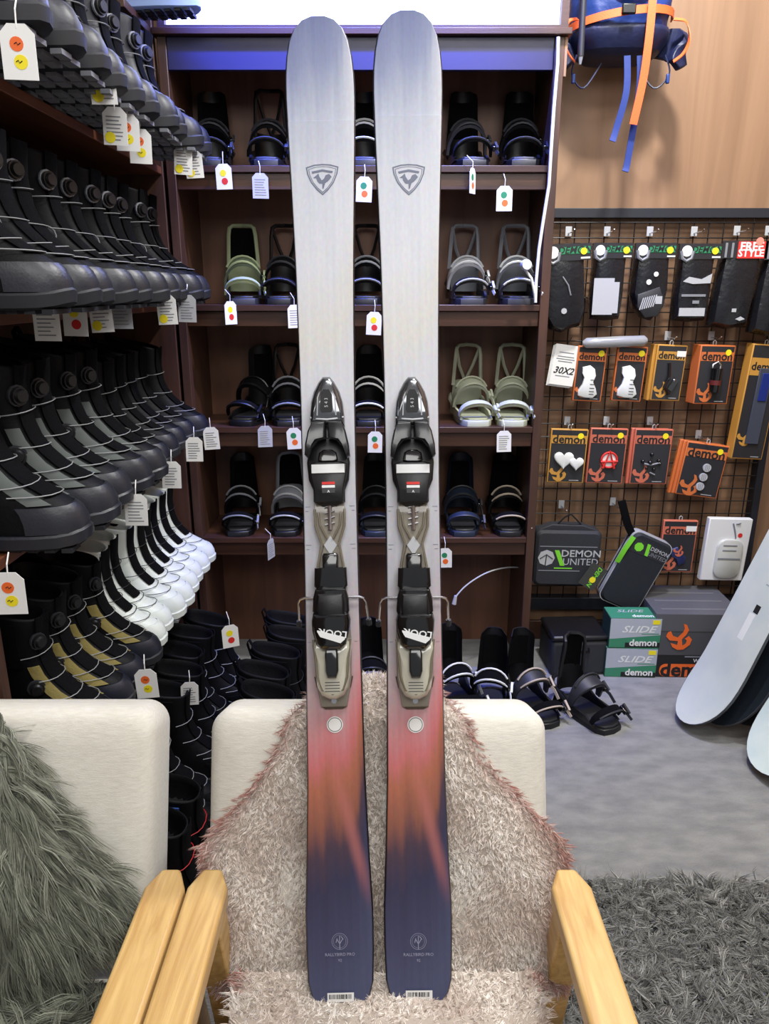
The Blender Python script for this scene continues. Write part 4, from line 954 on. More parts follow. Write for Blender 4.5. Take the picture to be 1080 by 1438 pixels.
def p_a(t, w, h, y):
    n = 28; R = 0.031; cz = .44*h; cx = 0.06*w; mb = MB()
    mb.tube([(cx+R*math.cos(2*PI*i/n), y-0.006, cz+R*math.sin(2*PI*i/n)) for i in range(n)], 0.0042, 6, closed=True)
    mb.tube([(cx-0.022, y-0.009, cz-0.034), (cx, y-0.009, cz+0.036), (cx+0.022, y-0.009, cz-0.034)], 0.005, 6).tube([(cx-0.034, y-0.009, cz-0.008), (cx+0.034, y-0.009, cz-0.004)], 0.0045, 6)
    part('white_disc', MB().disc((cx, cz, y), R*0.95, -0.004, 24, 'y'), M_WHITE, t); part('letter_pad', mb, M_RED, t)
def p_skull(t, w, h, y):
    mb = MB()
    for x, z, s in ((-.22, .42, .008), (0, .55, .008), (.20, .44, .008), (-.02, .40, .010), (.10, .28, .007), (.24, .38, .006), (-.10, .30, .006)): mb.ball((x*w, y-0.005, z*h), (s, s*.8, s))
    part('stud', mb, M_BLACKG, t); part('chain', MB().tube([(-.18*w, y-0.005, .38*h), (0, y-0.006, .36*h), (.22*w, y-0.005, .40*h)], 0.004, 5).tube([(0, y-0.005, .22*h), (.14*w, y-0.005, .18*h)], 0.003, 5), M_GREY, t)
def p_dots(t, w, h, y):
    for x, z in ((.08, .56), (.05, .38), (.03, .20)):
        d = part('stud_pad', MB().disc((x*w, z*h, y), 0.0165, -0.007, 18, 'y'), M_LGREY, t)
        g = MB()
        for q in (-.007, 0, .007): g.box((x*w+q, y-0.0075, z*h), (0.002, 0.001, 0.024))
        part('groove', g, M_GREY, d)
def p_blue(t, w, h, y):
    part('blue_pad', MB().prism([(w*a, h*b) for a, b in ((-.22, .45), (-.02, .50), (.05, .42), (.26, .30), (.24, .18), (.06, .14), (-.02, .26), (-.18, .32))], y, y-0.008, 0.003, 'y'), mat('deep_blue_pad', (38, 46, 92), 0.4), t)
    horn(t, 0.02*w, 0.42*h, y-0.0085, 0.2*w, E_RD)
PK = 2.93
pack('blister_pack', 'orange edged pack with white stomp pad beside the white price cards', (805, 486, 846, 563), PK, E_OR, 0.022, p_pad, hornon=True, tilt=0.05)
pack('blister_pack', 'orange edged pack with white stomp pad, second one in its row', (860, 486, 902, 563), PK, E_OR, 0.022, p_pad, tilt=0.05)
pack('blister_pack', 'amber edged pack with black tool and small white price label', (913, 484, 957, 562), PK, E_YE, 0.03, p_tool, stick='w', tilt=0.05, yaw=0.12, copies=2)
pack('blister_pack', 'deep orange pack with a black cable lock', (970, 484, 1022, 566), PK, E_OR, 0.06, p_torch, tilt=0.03, yaw=0.15)
pack('blister_pack', 'tall amber edged pack at the right end of the grid', (1030, 483, 1078, 643), PK, E_YE, 0.05, p_blade, tilt=0.07, yaw=0.12)
pack('blister_pack', 'amber edged pack with two white heart pads', (769, 602, 821, 677), PK, E_YE, 0.02, p_hearts, tilt=0.03)
pack('blister_pack', 'salmon edged pack with a red letter A in a circle', (824, 601, 876, 678), PK, E_RD, 0.02, p_a, tilt=0.03)
pack('blister_pack', 'salmon edged pack with black studs and chain', (885, 602, 939, 679), PK, E_RD, 0.02, p_skull, tilt=0.03, yaw=0.05, copies=2)
pack('blister_pack', 'tilted orange edged packs with three round pale pads', (950, 622, 1010, 696), PK, E_OR, 0.02, p_dots, tilt=0.13, copies=3)
pack('blister_pack', 'salmon edged pack with blue pad, below the three-pad pack', (926, 730, 974, 802), PK, E_RD, 0.02, p_blue, stick='w', tilt=0.02)
# white pack with a clear round pad
c, w, h = wbox(988, 729, 1050, 816, 2.92); t = thing('pad_pack', 'white card with a clear moulded pad at the right of the grid', 'package', (c.x, c.y, c.z-h/2), (0, 0.04, 0.05))
part('card', MB().bx((-w/2, 0.005, 0), (w/2, 0.035, h)), M_WHITE, t, bevel=0.004)
pad = part('clear_pad', MB().prism(rrect(-w*.24, h*.05, w*.36, h*.68, 0.038, 6), 0.0049, -0.007, 0.004, 'y'), mat('milky_plastic', (196, 198, 192), 0.15, coat=0.5), t)
part('pad_groove', MB().bx((-w*.2, -0.0085, h*.36), (w*.32, -0.0072, h*.385)).bx((-w*.12, -0.0085, h*.50), (w*.20, -0.0072, h*.515)).bx((-w*.12, -0.0085, h*.58), (w*.20, -0.0072, h*.595)), M_GREY, pad)
sticker(t, w*.26, h*.74, 0.0045, 0.010, M_RED); part('leash', MB().tube([(w*.05, 0.003, h*.93), (w*.12, 0.002, h*.80), (w*.16, 0.002, h*.70)], 0.003, 5).tube([(w*.12, 0.003, h*.92), (w*.22, 0.002, h*.94)], 0.003, 5), M_GREY, t)
# white price cards and a clear wrapped roll
c, w, h = wbox(772, 484, 806, 541, 2.925)
t = thing('price_card_bundle', 'bundle of white printed cards hanging left of the stomp pad packs', 'card', (c.x, c.y, c.z-h/2), (0, 0.13, 0))
for q in range(3): part('card', MB().bx((-w/2-0.004*q, 0.004*q, -0.004*q), (w/2-0.004*q, 0.004*q+0.002, h-0.004*q)), M_PAPER, t, bevel=0.0008)
text('30X2', 0.036, M_INK, t, (0, -0.0006, h*.36), bold=0.02, shear=0.3)
ln = MB()
for z, a in ((.80, .3), (.70, .34), (.64, .38), (.58, .3), (.22, .3)): ln.bx((-w*a, -0.0008, h*z), (w*a, -0.0001, h*z+0.003))
part('print_line', ln, M_GREY, t); part('cord', MB().tube([(-0.004, 0.003, h-0.006), (0, -0.004, h+0.014), (0.012, 0.02, h+0.028)], 0.0016, 5), M_INK, t)
c, w, h = wbox(818, 470, 908, 490, 2.90)
t = thing('wrapped_roll', 'clear wrapped roll lying above the stomp pad packs', 'package', (c.x, c.y, c.z), (0, -0.04, 0))
part('wrap', MB().loft([[(x, r*math.cos(2*PI*i/10)*0.9, r*math.sin(2*PI*i/10)*f) for i in range(10)] for x, r, f in ((-w/2, .010, .7), (-w/2+.015, .020, 1), (-w*.2, .023, .9), (0.02, .022, 1), (w*.3, .024, .85), (w/2-.012, .021, 1.0), (w/2, .014, .8))]), mat('clear_wrap', (200, 202, 206), 0.12, trans=0.5, coat=0.5), t)
part('content', MB().tube([(-w*.42, 0, 0), (w*.42, 0, 0)], 0.012, 8), M_GREY, t)
# protective-gear bags
def bag(label, box, outline, head, extra, tilt=0.0):
    c, w, h = wbox(*box, 2.905); t = thing('gear_bag', label, 'package', (c.x, c.y, c.z-h/2), (0, tilt, 0), 'bagged gear in the top row of the grid')
    ins = lambda k: [((x*w)*(1-k), h*.5+(z-.5)*h*(1-k)) for x, z in outline]
    rg = lambda k, y: [(x, y, z) for x, z in ins(k)]
    part('padding', MB().loft([rg(0.12, 0.045), rg(0.0, 0.03), rg(0.0, 0.0), rg(0.10, -0.028), rg(0.34, -0.036)]), mat('bag_black', (26, 27, 32), 0.28, bump=0.5, bscale=45), t)
    hd = part('header_card', MB().bx((-w*.5, -0.039, h*.80), (w*.5, -0.0365, h*.99)), M_CARD, t)
    yf = -0.0395
    if head == 'demon':
        part('green_bar', MB().bx((-w*.16, yf-0.001, h*.875), (w*.48, yf-0.0003, h*.955)), M_GREEN, hd)
        text('DEMON', w*0.20, M_INK, hd, (w*.14, yf-0.0014, h*.915), bold=0.02, shear=0.25)
        part('ring_badge', MB().disc((-w*.32, h*.90, yf), w*.125, -0.001, 18, 'y'), M_PAPER, hd)
        part('badge_mount', MB().tube([(-w*.46, yf, h*.90), (-w*.42, yf, h*.81), (-w*.32, yf, h*.775), (-w*.20, yf, h*.81), (-w*.17, yf, h*.90)], 0.006, 6), M_GREY, hd)
        sticker(t, w*.34, h*.90, yf-0.002); part('white_strip', MB().bx((w*.28, yf-0.001, h*.815), (w*.48, yf-0.0003, h*.835)), M_PAPER, hd)
    else:
        part('red_panel', MB().bx((-w*.16, yf-0.001, h*.80), (w*.44, yf-0.0003, h*.985)), M_RED, hd)
        text('FREE', w*0.25, M_WHITE, hd, (w*.14, yf-0.0014, h*.925), bold=0.03); text('STYLE', w*0.215, M_WHITE, hd, (w*.14, yf-0.0014, h*.855), bold=0.03)
        sticker(t, w*.30, h*.985, yf-0.002, 0.014, mat('coral_sticker', (238, 138, 122), 0.6))
        for dx in (-.44, -.30): part('side_print', MB().bx((w*dx, yf-0.001, h*.81), (w*(dx+.05), yf-0.0003, h*.97)), M_GREY, hd)
    if extra: extra(t, w, h, -0.038)
    return t
GL = [(-.30, .0), (-.08, -.04), (.10, 0), (.34, .03), (.44, .20), (.42, .55), (.40, .85), (.32, 1.0), (-.32, 1.0), (-.42, .85), (-.46, .50), (-.46, .16)]
SQ = [(-.38, .02), (0, 0), (.36, .02), (.40, .3), (.40, .7), (.42, 1.0), (-.42, 1.0), (-.40, .7), (-.42, .3)]
MT = [(-.12, .04), (.12, 0), (.38, .16), (.44, .40), (.40, .8), (.40, 1.0), (-.40, 1.0), (-.42, .7), (-.44, .35), (-.34, .16)]
WD = [(-.50, .04), (-.1, 0), (.30, .04), (.38, .35), (.42, .8), (.42, 1.0), (-.36, 1.0), (-.42, .7), (-.48, .3)]
def x1(t, w, h, y):
    part('strap', MB().tube([(-w*.1, y, h*.62), (w*.02, y-.002, h*.52), (w*.08, y, h*.40)], 0.003, 5), M_GREY, t); part('small_logo', MB().disc((-w*.06, h*.22, y), 0.011, -0.003, 8, 'y').box((-w*.38, y+0.01, h*.50), (0.008, 0.004, 0.03)), M_LGREY, t)
def x2(t, w, h, y): part('paper_insert', MB().bx((-w*.42, y-0.003, h*.08), (w*.10, y, h*.55)).bx((w*.10, y-0.002, h*.10), (w*.24, y, h*.50)), M_PAPERG, t)
def x3(t, w, h, y):
    o = part('grey_label', MB().prism([(-w*.36, h*.34), (w*.18, h*.44), (w*.34, h*.24), (w*.20, h*.06), (-w*.12, h*.04), (-w*.34, h*.18)], y+0.004, y-0.004, 0.003, 'y'), M_DGREY, t)
    b = MB()
    for q in range(7): b.box((-w*.24+q*0.008, y-0.0046, h*.22+q*0.002), (0.004, 0.001, h*.16), Matrix.Rotation(0.25, 3, 'Y'))
    b.bx((w*.10, y-0.005, h*.22), (w*.26, y-0.0042, h*.32)); part('label_print', b, M_LGREY, o)
    part('small_logo', MB().disc((-w*.10, h*.50, y), 0.010, -0.002, 8, 'y').disc((w*.06, h*.60, y), 0.009, -0.002, 10, 'y'), M_WHITE, t)
def x4(t, w, h, y):
    part('white_swoosh', MB().prism([(-w*.34, h*.52), (-w*.20, h*.58), (w*.10, h*.55), (w*.34, h*.62), (w*.32, h*.50), (-w*.1, h*.49)], y, y-0.002, 0, 'y'), M_LGREY, t)
    part('label_print', MB().bx((-w*.34, y-0.002, h*.33), (w*.24, y, h*.36)).bx((-w*.06, y-0.002, h*.24), (w*.10, y, h*.28)), M_GREY, t)
    part('grey_label', MB().bx((-w*.36, y-0.003, h*.08), (w*.26, y, h*.185)), M_LGREY, t)
def x5(t, w, h, y): part('white_patch', MB().bx((-w*.12, y-0.002, h*.20), (-w*.02, y, h*.24)).prism([(-w*.02, h*.12), (w*.10, h*.15), (w*.2, h*.12), (w*.08, h*.10)], y, y-0.002, 0, 'y'), M_LGREY, t)
bag('large black padded gear bag with raised green-lettered header at left end', (764, 342, 828, 462), GL, 'demon', x1, -0.05)
bag('black gear bag with grey paper insert, second in the top row', (826, 341, 880, 450), SQ, 'demon', x2)
bag('black mitt-shaped gear bag with barcoded grey label', (884, 341, 940, 450), MT, 'demon', x3)
bag('black gear bag with white swoosh and pale bottom label', (944, 342, 1002, 452), SQ, 'demon', x4)
bag('big black gear bag with red panel header, left of the two', (1002, 338, 1064, 462), WD, 'free', x5)
bag('big black gear bag with red panel header cut by the photo edge', (1060, 338, 1122, 472), WD, 'free', x5)
HK = [('black padded bag at left end', 798, 330), ('bag with grey paper insert', 852, 330), ('mitt-shaped bag', 912, 330), ('white swoosh bag', 974, 330), ('first red header bag', 1034, 329), ('cut-off red header bag', 1078, 329),
      ('amber tool pack', 937, 476), ('cable lock pack', 998, 476), ('heart pack', 796, 595), ('letter A pack', 851, 595), ('stud pack', 912, 595), ('three-pad packs', 980, 614), ('carry case', 788, 712), ('tilted case', 860, 708)]
for nm, px, py in HK:
    p = at(px, py, y=GY); hook((p.x, p.z), 'pale metal hook holding the '+nm)
# carry cases
c, w, h = wbox(748, 742, 838, 818, 2.90)
t = thing('carry_case', 'black zipped carry case with white lettering hanging on the grid', 'case', (c.x, c.y, c.z-h/2), (0, 0.02, 0))
M_CASE = mat('case_fabric', (38, 40, 46), 0.7, bump=0.3, bscale=300)
part('body', MB().loft([[(x, y, z) for x, z in rrect(-w/2+i, i, w/2-i, h-i, 0.02, 4)] for y, i in ((0.05, .012), (0.04, 0), (-0.03, 0), (-0.042, .010))]), M_CASE, t)
part('zip', MB().tube([(-w*.49, -0.02, h*.80), (-w*.40, -0.02, h*.965), (w*.40, -0.02, h*.965), (w*.49, -0.02, h*.80)], 0.003, 5), M_GREY, t)
part('handle', MB().tube([(-w*.22, 0, h), (-w*.08, -0.02, h+0.055), (0.0, -0.03, h+0.07), (w*.10, -0.02, h+0.045), (w*.26, 0, h)], 0.0035, 5), M_INK, t)
part('top_flap', MB().prism([(-w*.46, h-0.002), (-w*.26, h+0.022), (w*.22, h+0.020), (w*.46, h-0.002)], 0.03, -0.02, 0, 'y'), M_CASE, t, bevel=0.004)
yf = -0.0424
part('print_line', MB().bx((-w*.44, yf-0.0006, h*.72), (w*.44, yf, h*.735)).bx((-w*.44, yf-0.0006, h*.28), (w*.2, yf, h*.295)), M_GREY, t)
part('ball_logo', MB().disc((-w*.33, h*.52, yf), h*.145, -0.0008, 8, 'y'), M_LGREY, t); 
part('logo_gap', MB().tube([(-w*.43, yf-0.001, h*.50), (-w*.33, yf-0.001, h*.58), (-w*.23, yf-0.001, h*.50)], 0.0022, 4).tube([(-w*.33, yf-0.001, h*.58), (-w*.34, yf-0.001, h*.38)], 0.0022, 4), M_CASE, t)
part('green_slash', MB().prism([(-w*.21, h*.66), (-w*.14, h*.66), (-w*.04, h*.38), (-w*.11, h*.38)], yf, yf-0.0008, 0, 'y'), M_LIME, t)
text('DEMON', w*.155, M_LGREY, t, (w*.20, yf-0.0006, h*.60), bold=0.015, sx=1.1); text('UNITED', w*.155, M_LGREY, t, (w*.20, yf-0.0006, h*.45), bold=0.0, sx=1.0)
part('lime_print', MB().bx((-w*.20, yf-0.0006, h*.325), (w*.08, yf, h*.345)), M_LIME, t)
htag = thing('hang_tag', 'dark hang tag with lime lettering between the two cases', 'tag', tuple(at(822, 824, y=2.835)), (0, 0.55, 0))
part('card', MB().bx((-0.036, -0.001, 0.0), (0.036, 0.001, 0.105)), mat('tag_olive_dark', (58, 60, 56), 0.5), htag)
text('DEMON', 0.026, M_LIME, htag, (0.006, -0.0014, 0.055), (PI/2, -PI/2+PI, 0), 0.02, 0.2); sticker(htag, 0.006, 0.040, -0.0022, 0.013)
part('cord', MB().tube([(0, 0.001, 0.10), (0.004, 0.004, 0.13), (0.01, 0.02, 0.15)], 0.001, 4), M_INK, htag)
c, w, h = wbox(848, 742, 908, 846, 2.88)
t = thing('tool_case', 'tilted black zip case with grey edge and lime strap', 'case', (c.x-0.03, c.y, c.z-h*.5), (0, 0.42, 0))
part('body', MB().loft([[(x, y, z) for x, z in rrect(-w/2+i, i, w/2-i, h*.98-i, 0.03, 5)] for y, i in ((-0.028, 0), (-0.040, .008))]), mat('case_navy', (26, 30, 38), 0.7, bump=0.3, bscale=300), t)
part('edge_band', MB().loft([[(x, y, z) for x, z in rrect(-w/2-.003+i, -.003+i, w/2+.003-i, h*.98+.003-i, 0.032, 5)] for y, i in ((0.03, .004), (0.02, 0), (-0.0278, 0))]), M_LGREY, t)
part('seam', MB().tube([(-w/2-.004, 0, 0.03), (-w/2-.004, 0, h*.9)], 0.003, 5).tube([(w/2+.004, 0.004, 0.03), (w/2+.004, 0.004, h*.9)], 0.003, 5), M_INK, t)
part('lime_strap', MB().band([(-w*.52, -0.03, h*.52), (-w*.55, -0.045, h*.72), (-w*.50, -0.04, h*.90)], (1, 0, 0), 0.018, 0.008), M_LIME, t)
part('hang_strap', MB().band([(-w*.48, -0.01, h*.90), (-w*.72, -0.015, h*1.0), (-w*1.1, -0.01, h*1.23)], (1, 0, 0.4), 0.03, 0.01), M_BLACKF, t)
yf = -0.0404
part('print_panel', MB().bx((-w*.42, yf-0.0006, h*.73), (w*.44, yf, h*.90)), M_CARD, t); part('lime_slash', MB().prism([(-w*.12, h*.89), (-w*.04, h*.89), (w*.02, h*.74), (-w*.06, h*.74)], yf-0.0007, yf-0.0014, 0, 'y'), M_LIME, t)
part('lime_ball', MB().disc((-w*.27, h*.81, yf-0.0007), w*.11, -0.0008, 8, 'y'), M_LIME, t)
text('DEMON', w*.13, M_LGREY, t, (w*.23, yf-0.0010, h*.85), bold=0.01); text('UNITED', w*.13, M_GREY, t, (w*.23, yf-0.0010, h*.78))
# ---------------------------------------------------------------- boxes on the floor
def slide_box(label, x, y, z, w, d, h, rz):
    t = thing('product_box', label, 'box', (x, y, z), (0, 0, rz), 'green and silver boxes on the floor')
    part('carton', MB().bx((-w/2, -d/2, 0), (w/2, d/2, h)), mat('carton_dark_green', (44, 74, 62), 0.5), t, bevel=0.002)
    yf = -d/2
    part('silver_panel', MB().prism([(-w/2+.002, h*.30), (w/2-.002, h*.44), (w/2-.002, h-.002), (-w/2+.002, h-.002)], yf, yf-0.0008, 0, 'y'), mat('silver_card', (172, 178, 190), 0.35), t)
    part('green_panel', MB().prism([(-w/2+.002, .002), (w/2-.002, .002), (w/2-.002, h*.438), (-w/2+.002, h*.298)], yf, yf-0.0008, 0, 'y'), mat('box_green', (58, 132, 100), 0.45), t)
    part('black_foot', MB().bx((-w*.18, yf-0.0014, 0.003), (w*.49, yf-0.0008, h*.18)), M_INK, t)
    text('SLIDE', h*.31, M_WHITE, t, (0.01, yf-0.0012, h*.62), bold=0.012, shear=0.35, sx=1.35)
    text('demon', h*.31, M_WHITE, t, (w*.17, yf-0.0018, h*.17), bold=0.03, sx=1.0)
    part('thin_line', MB().bx((w*.12, yf-0.0014, h*.465), (w*.46, yf-0.0009, h*.485)), M_GREEN, t)
    part('yellow_label', MB().bx((w*.32, yf-0.0016, h*.80), (w*.46, yf-0.0009, h*.94)), M_YELLOW, t)
    part('top_panel', MB().bx((-w/2+.002, -d/2+.002, h), (w/2-.002, d/2-.002, h+.0006)), MATS['box_green'], t)
    text('demon', d*.28, M_WHITE, t, (w*.15, -d*.30, h+0.001), (0, 0, 0), 0.03); text('SLIDE', d*.3, M_LGREY, t, (-w*.05, d*.12, h+0.001), (0, 0, 0), 0.01, 0.35, 1.3)
    return t
p = at(885, 951, z=0.0)
slide_box('lower green and silver box on the floor under its twin', p.x, p.y+0.055, 0.0005, 0.205, 0.11, 0.128, -0.05)
slide_box('upper green and silver box stacked on its twin', p.x+0.004, p.y+0.058, 0.1305, 0.205, 0.11, 0.128, -0.02)
p = at(975, 953, z=0.0); t = thing('iron_box', 'large grey and black carton with orange horn logo on the floor', 'box', (p.x+0.0, p.y+0.16, 0.0005), (0, 0, -0.03))
w, d, h = 0.34, 0.30, 0.275
part('carton', MB().bx((-w/2, -d/2, 0), (w/2, d/2, h)), mat('carton_grey', (78, 79, 84), 0.45), t, bevel=0.002)
yf = -d/2
part('lid_flap', MB().bx((-w/2-.001, yf-0.0014, h*.74), (w/2+.001, d/2+.001, h+.002)), mat('carton_lid_grey', (88, 89, 94), 0.45), t)
for q in range(3): part('top_print', MB().bx((-w*.4, -d*.35+q*d*.28, h+.0021), (w*.4, -d*.31+q*d*.28, h+.0026)), mat('carton_print', (110, 110, 112), 0.45), t)
part('black_panel', MB().bx((-w/2+.001, yf-0.001, 0.001), (w/2-.001, yf, h*.36)), M_INK, t)
horn(t, -w*.20, h*.64, yf-0.0024, 0.066)
part('orange_blob', MB().prism(rrect(-w*.40, .003, w*.30, h*.215, 0.024, 4), yf-0.001, yf-0.0016, 0, 'y'), M_ORANGE, t)
text('demon', 0.085, M_INK, t, (-w*.04, yf-0.002, h*.115), bold=0.03)
text('WAXING', 0.022, M_WHITE, t, (w*.12, yf-0.0016, h*.27), bold=0.02); part('white_line', MB().bx((-w*.12, yf-0.0016, h*.325), (w*.36, yf-0.001, h*.345)), M_GREY, t)
part('yellow_label', MB().bx((w*.46, yf-0.003, h*.80), (w*.5, yf-0.0016, h*.88)), M_YELLOW, t)
p = at(800, 925, z=0.0); t = thing('black_case', 'plain black case on the floor behind the bindings', 'case', (p.x, 2.80, 0.0005), (0, 0, 0.05))
part('shell', MB().bx((-0.12, -0.10, 0), (0.11, 0.10, 0.15)), M_CASE, t, bevel=0.015, seg=3); part('lid', MB().bx((-0.122, -0.102, 0.152), (0.112, 0.10, 0.175)), M_BLACK, t, bevel=0.01); part('handle', MB().tube([(-0.03, -0.10, 0.12), (-0.025, -0.12, 0.115), (0.025, -0.12, 0.115), (0.03, -0.10, 0.12)], 0.005, 6), M_BLACKG, t)
# ---------------------------------------------------------------- backpack
bp_ = thing('backpack', 'blue hiking backpack with orange straps hanging high on the wall', 'backpack', (0.80, 2.90, 2.265))
M_BLUE = mat('pack_blue', (24, 52, 120), 0.45, bump=0.9, bscale=22); M_BLUED = mat('pack_deep_blue', (20, 28, 64), 0.5, bump=0.6, bscale=26); M_OST = mat('orange_webbing', (238, 104, 52), 0.6, bump=0.2, bscale=300)
def pr(z, w, d, n=20): return [(w*math.copysign(abs(math.cos(a))**.7, math.cos(a)), (d*math.copysign(abs(math.sin(a))**.75, math.sin(a))), z) for a in [2*PI*k/n for k in range(n)]]
part('body', MB().loft([pr(0.0, .09, .06), pr(.012, .135, .09), pr(.06, .155, .115), pr(.14, .165, .125), pr(.26, .17, .125), pr(.42, .165, .12), pr(.56, .14, .10), pr(.60, .09, .06)]), M_BLUE, bp_, subsurf=3)
ctx = bpy.data.textures.new('cloth_creases', 'CLOUDS'); ctx.noise_scale = 0.07; ctx.noise_depth = 1
dm = bp_.children[0].modifiers.new('creases', 'DISPLACE'); dm.texture = ctx; dm.strength = 0.024; dm.mid_level = 0.5
part('bottom_panel', MB().loft([pr(-.012, .09, .065), pr(.004, .148, .104), pr(.07, .172, .133), pr(.085, .170, .131)]), M_BLUED, bp_, subsurf=1)
pk = MB(); 
for z0, z1 in ((.13, .36),): pk.loft([[(x*.75, -abs(.125*math.cos(x/.165*1.2))-e, z) for x in (-.12, -.06, 0, .06, .12)] for z, e in ((z0, .004), (z0+.03, .03), (z1-.03, .035), (z1, .004))], False, False, closed=False)
part('front_pocket', pk, M_BLUE, bp_)
band = [( .176*math.cos(a), -.143*math.sin(a)-0.004, .105+.02*math.cos(a)) for a in [PI*k/12 for k in range(13)]]
part('compression_strap', MB().band([Vector(q) for q in band], (0, 0, 1), .024, .004), M_OST, bp_)
part('buckle', MB().box((-0.012, -.150, .107), (.045, .014, .03)), M_BLACK, bp_, bevel=.004)
part('hanging_strap', MB().band(smooth([(.060, -.155, .13), (.060, -.152, 0.02), (.056, -.140, -.10), (.040, -.128, -.225)]), (1, 0, 0), .026, .003), M_OST, bp_)
for x, z1, dx in ((.055, -.318, -.014), (.012, -.223, -.02)):
    part('blue_webbing', MB().band(smooth([(x, -.09, -.01), (x+.004, -.10, -.12), (x+dx, -.10, z1-.01), (x+dx*1.6, -.108, z1-.05)]), (1, 0, 0), .022, .003), mat('webbing_blue', (18, 46, 118), 0.7), bp_)
for sg in (-1, 1):
    part('hip_fin', MB().band(smooth([(sg*.13, .02, .05), (sg*.185, -.02, .04), (sg*.20, -.06, .0), (sg*.175, -.08, -.035)], 4), (0, .2, 1), [.07, .08, .088, .095, .10, .097, .092, .086, .08, .07, .06, .05, .04], .022), M_BLUED, bp_, bevel=.006)
    part('orange_loop', MB().band(smooth([(sg*.160, -.08, .10), (sg*.195, -.10, .085), (sg*.205, -.115, .03), (sg*.190, -.115, -.01), (sg*.165, -.10, -.03)]), (0, .7, .7), .014, .003), M_OST, bp_)
    part('side_cord', MB().tube(smooth([(sg*.15, -.06, .0), (sg*.165, -.07, -.06), (sg*.12, -.06, -.10), (sg*.06, -.04, -.02)]), .003, 5), M_BLUED, bp_)
    part('cord_end', MB().box((sg*.16, -.075, -.075), (.012, .01, .03)), M_BLUE, bp_, bevel=.003)
part('shoulder_strap', MB().band([(-.06, .12, .05), (-.07, .14, .30), (-.05, .12, .56)], (1, 0, 0), .05, .015).band([(.06, .12, .05), (.07, .14, .30), (.05, .12, .56)], (1, 0, 0), .05, .015), M_BLUED, bp_)
for (x0, z0, x1_, z1_), lab in (((-.158, -.045, -.170, .55), 'grey trekking pole strapped to the left of the backpack'), ((.115, -.02, .235, .45), 'grey trekking pole slanting behind the right of the backpack')):
    y = 2.90-.15 if x0 < 0 else 2.90+.10
    t = thing('trekking_pole', lab, 'pole', (.80+x0, y, 2.27+z0), group='trekking poles on the backpack')
    part('shaft', MB().tube([(0, 0, 0.012), (x1_-x0, 0, z1_-z0)], .0105, 10), M_DGREY, t); part('tip', MB().tube([(0, 0, -.012), (0, 0, .012)], [.004, .009], 8), M_GREY, t)
# white cord down the right side of the cabinet
pts = [at(784, 52, y=2.70), at(783, 90, y=2.70), at(778, 150, y=2.70), at(774, 210, y=2.69), at(771, 260, y=2.70), at(763, 310, y=2.70), at(757, 350, y=2.70), at(753, 395, y=2.70), at(752, 425, y=2.70)]
o0 = pts[-1]; wc = thing('white_cord', 'white power cord hanging down the right side of the cabinet', 'cord', o0)
sm_ = []
for i in range(len(pts)-1):
    for k in range(4): sm_.append(pts[i].lerp(pts[i+1], k/4)-o0)
part('cable', MB().tube(sm_+[pts[-1]-o0], 0.0055, 8), M_WHITE, wc)
part('socket', MB().loft([[(r*math.cos(2*PI*k/12)-0.045, -0.02+y, r*math.sin(2*PI*k/12)+.125) for k in range(12)] for y, r in ((-.03, .016), (-.01, .019), (.01, .018), (.035, .010))]), M_WHITE, wc)
part('socket_lead', MB().tube([(-.045, .01, .115), (-.02, -.01, .08), (-.004, 0, .03), (0, 0, 0)], .005, 8), M_WHITE, wc)
gc = [at(640, 838, y=2.66), at(655, 822, y=2.68), at(680, 806, y=2.72), at(705, 798, y=2.78), at(728, 797, y=2.86), at(738, 803, y=2.95)]
gt = thing('grey_cable', 'thin grey cable arching above the floor bindings inside the cabinet', 'cable', gc[0]); part('lead', MB().tube(smooth([p-gc[0] for p in gc]+[Vector((at(738, 803, y=2.95).x, 3.026, at(738, 803, y=2.95).z))-gc[0]]), .003, 6), M_LGREY, gt)
part('plug', MB().tube([(-.006, -.002, -.03), (0, 0, .004)], [.009, .006], 8), M_LGREY, gt)
# ---------------------------------------------------------------- snowboards leaning at the right
def snowboard(label, base, top, wdir, length, width, mface, mside, prints=None, swallow=False):
    B = Vector(base); Y = (Vector(top)-B).normalized(); X = Vector(wdir); X = (X-Y*X.dot(Y)).normalized(); Z = X.cross(Y)
    t = thing('snowboard', label, 'snowboard', group='snowboards leaning at the right wall'); t.matrix_world = Matrix.Translation(B) @ Matrix((X, Y, Z)).transposed().to_4x4()
    rows_, n = [], 40
    for i in range(n+1):
        s = 0.5-0.5*math.cos(PI*i/n)*(0.85+0.15*abs(math.cos(PI*i/n))); l = s*length
        e = min(l, length-l); k = min(1, e/0.20)
        wv_ = width*(0.90+0.10*abs(2*s-1)**1.5)*math.sqrt(max(0.0, 1-(1-k)**2.6))+0.012
        rise = 0.055*max(0, 1-e/0.26)**2
        rows_.append((l, wv_/2, rise))
    def outline(h0, h1, ins):
        mb = MB(); mb.loft([[(-w_+ins, l, r+h0), (-w_*.4, l, r+h0), (w_*.4, l, r+h0), (w_-ins, l, r+h0), (w_-ins, l, r+h1), (w_*.4, l, r+h1), (-w_*.4, l, r+h1), (-w_+ins, l, r+h1)] for l, w_, r in rows_]); return mb
    part('core', outline(0.0, .0085, 0), mside, t); part('topsheet', outline(.0086, .0096, .003), mface, t)
    if prints: prints(t, length, width)
    return t
M_SBW = mat('board_white', (208, 213, 211), 0.35, rgb2=(188, 198, 202), scale=6); M_SBK = mat('board_black', (30, 36, 44), 0.3); M_SBE = mat('board_edge', (60, 62, 68), 0.4); M_SBG = mat('board_dark_grey', (44, 44, 48), 0.3)
M_SBI = mat('board_icy', (198, 214, 216), 0.35, rgb2=(220, 230, 228), scale=9)
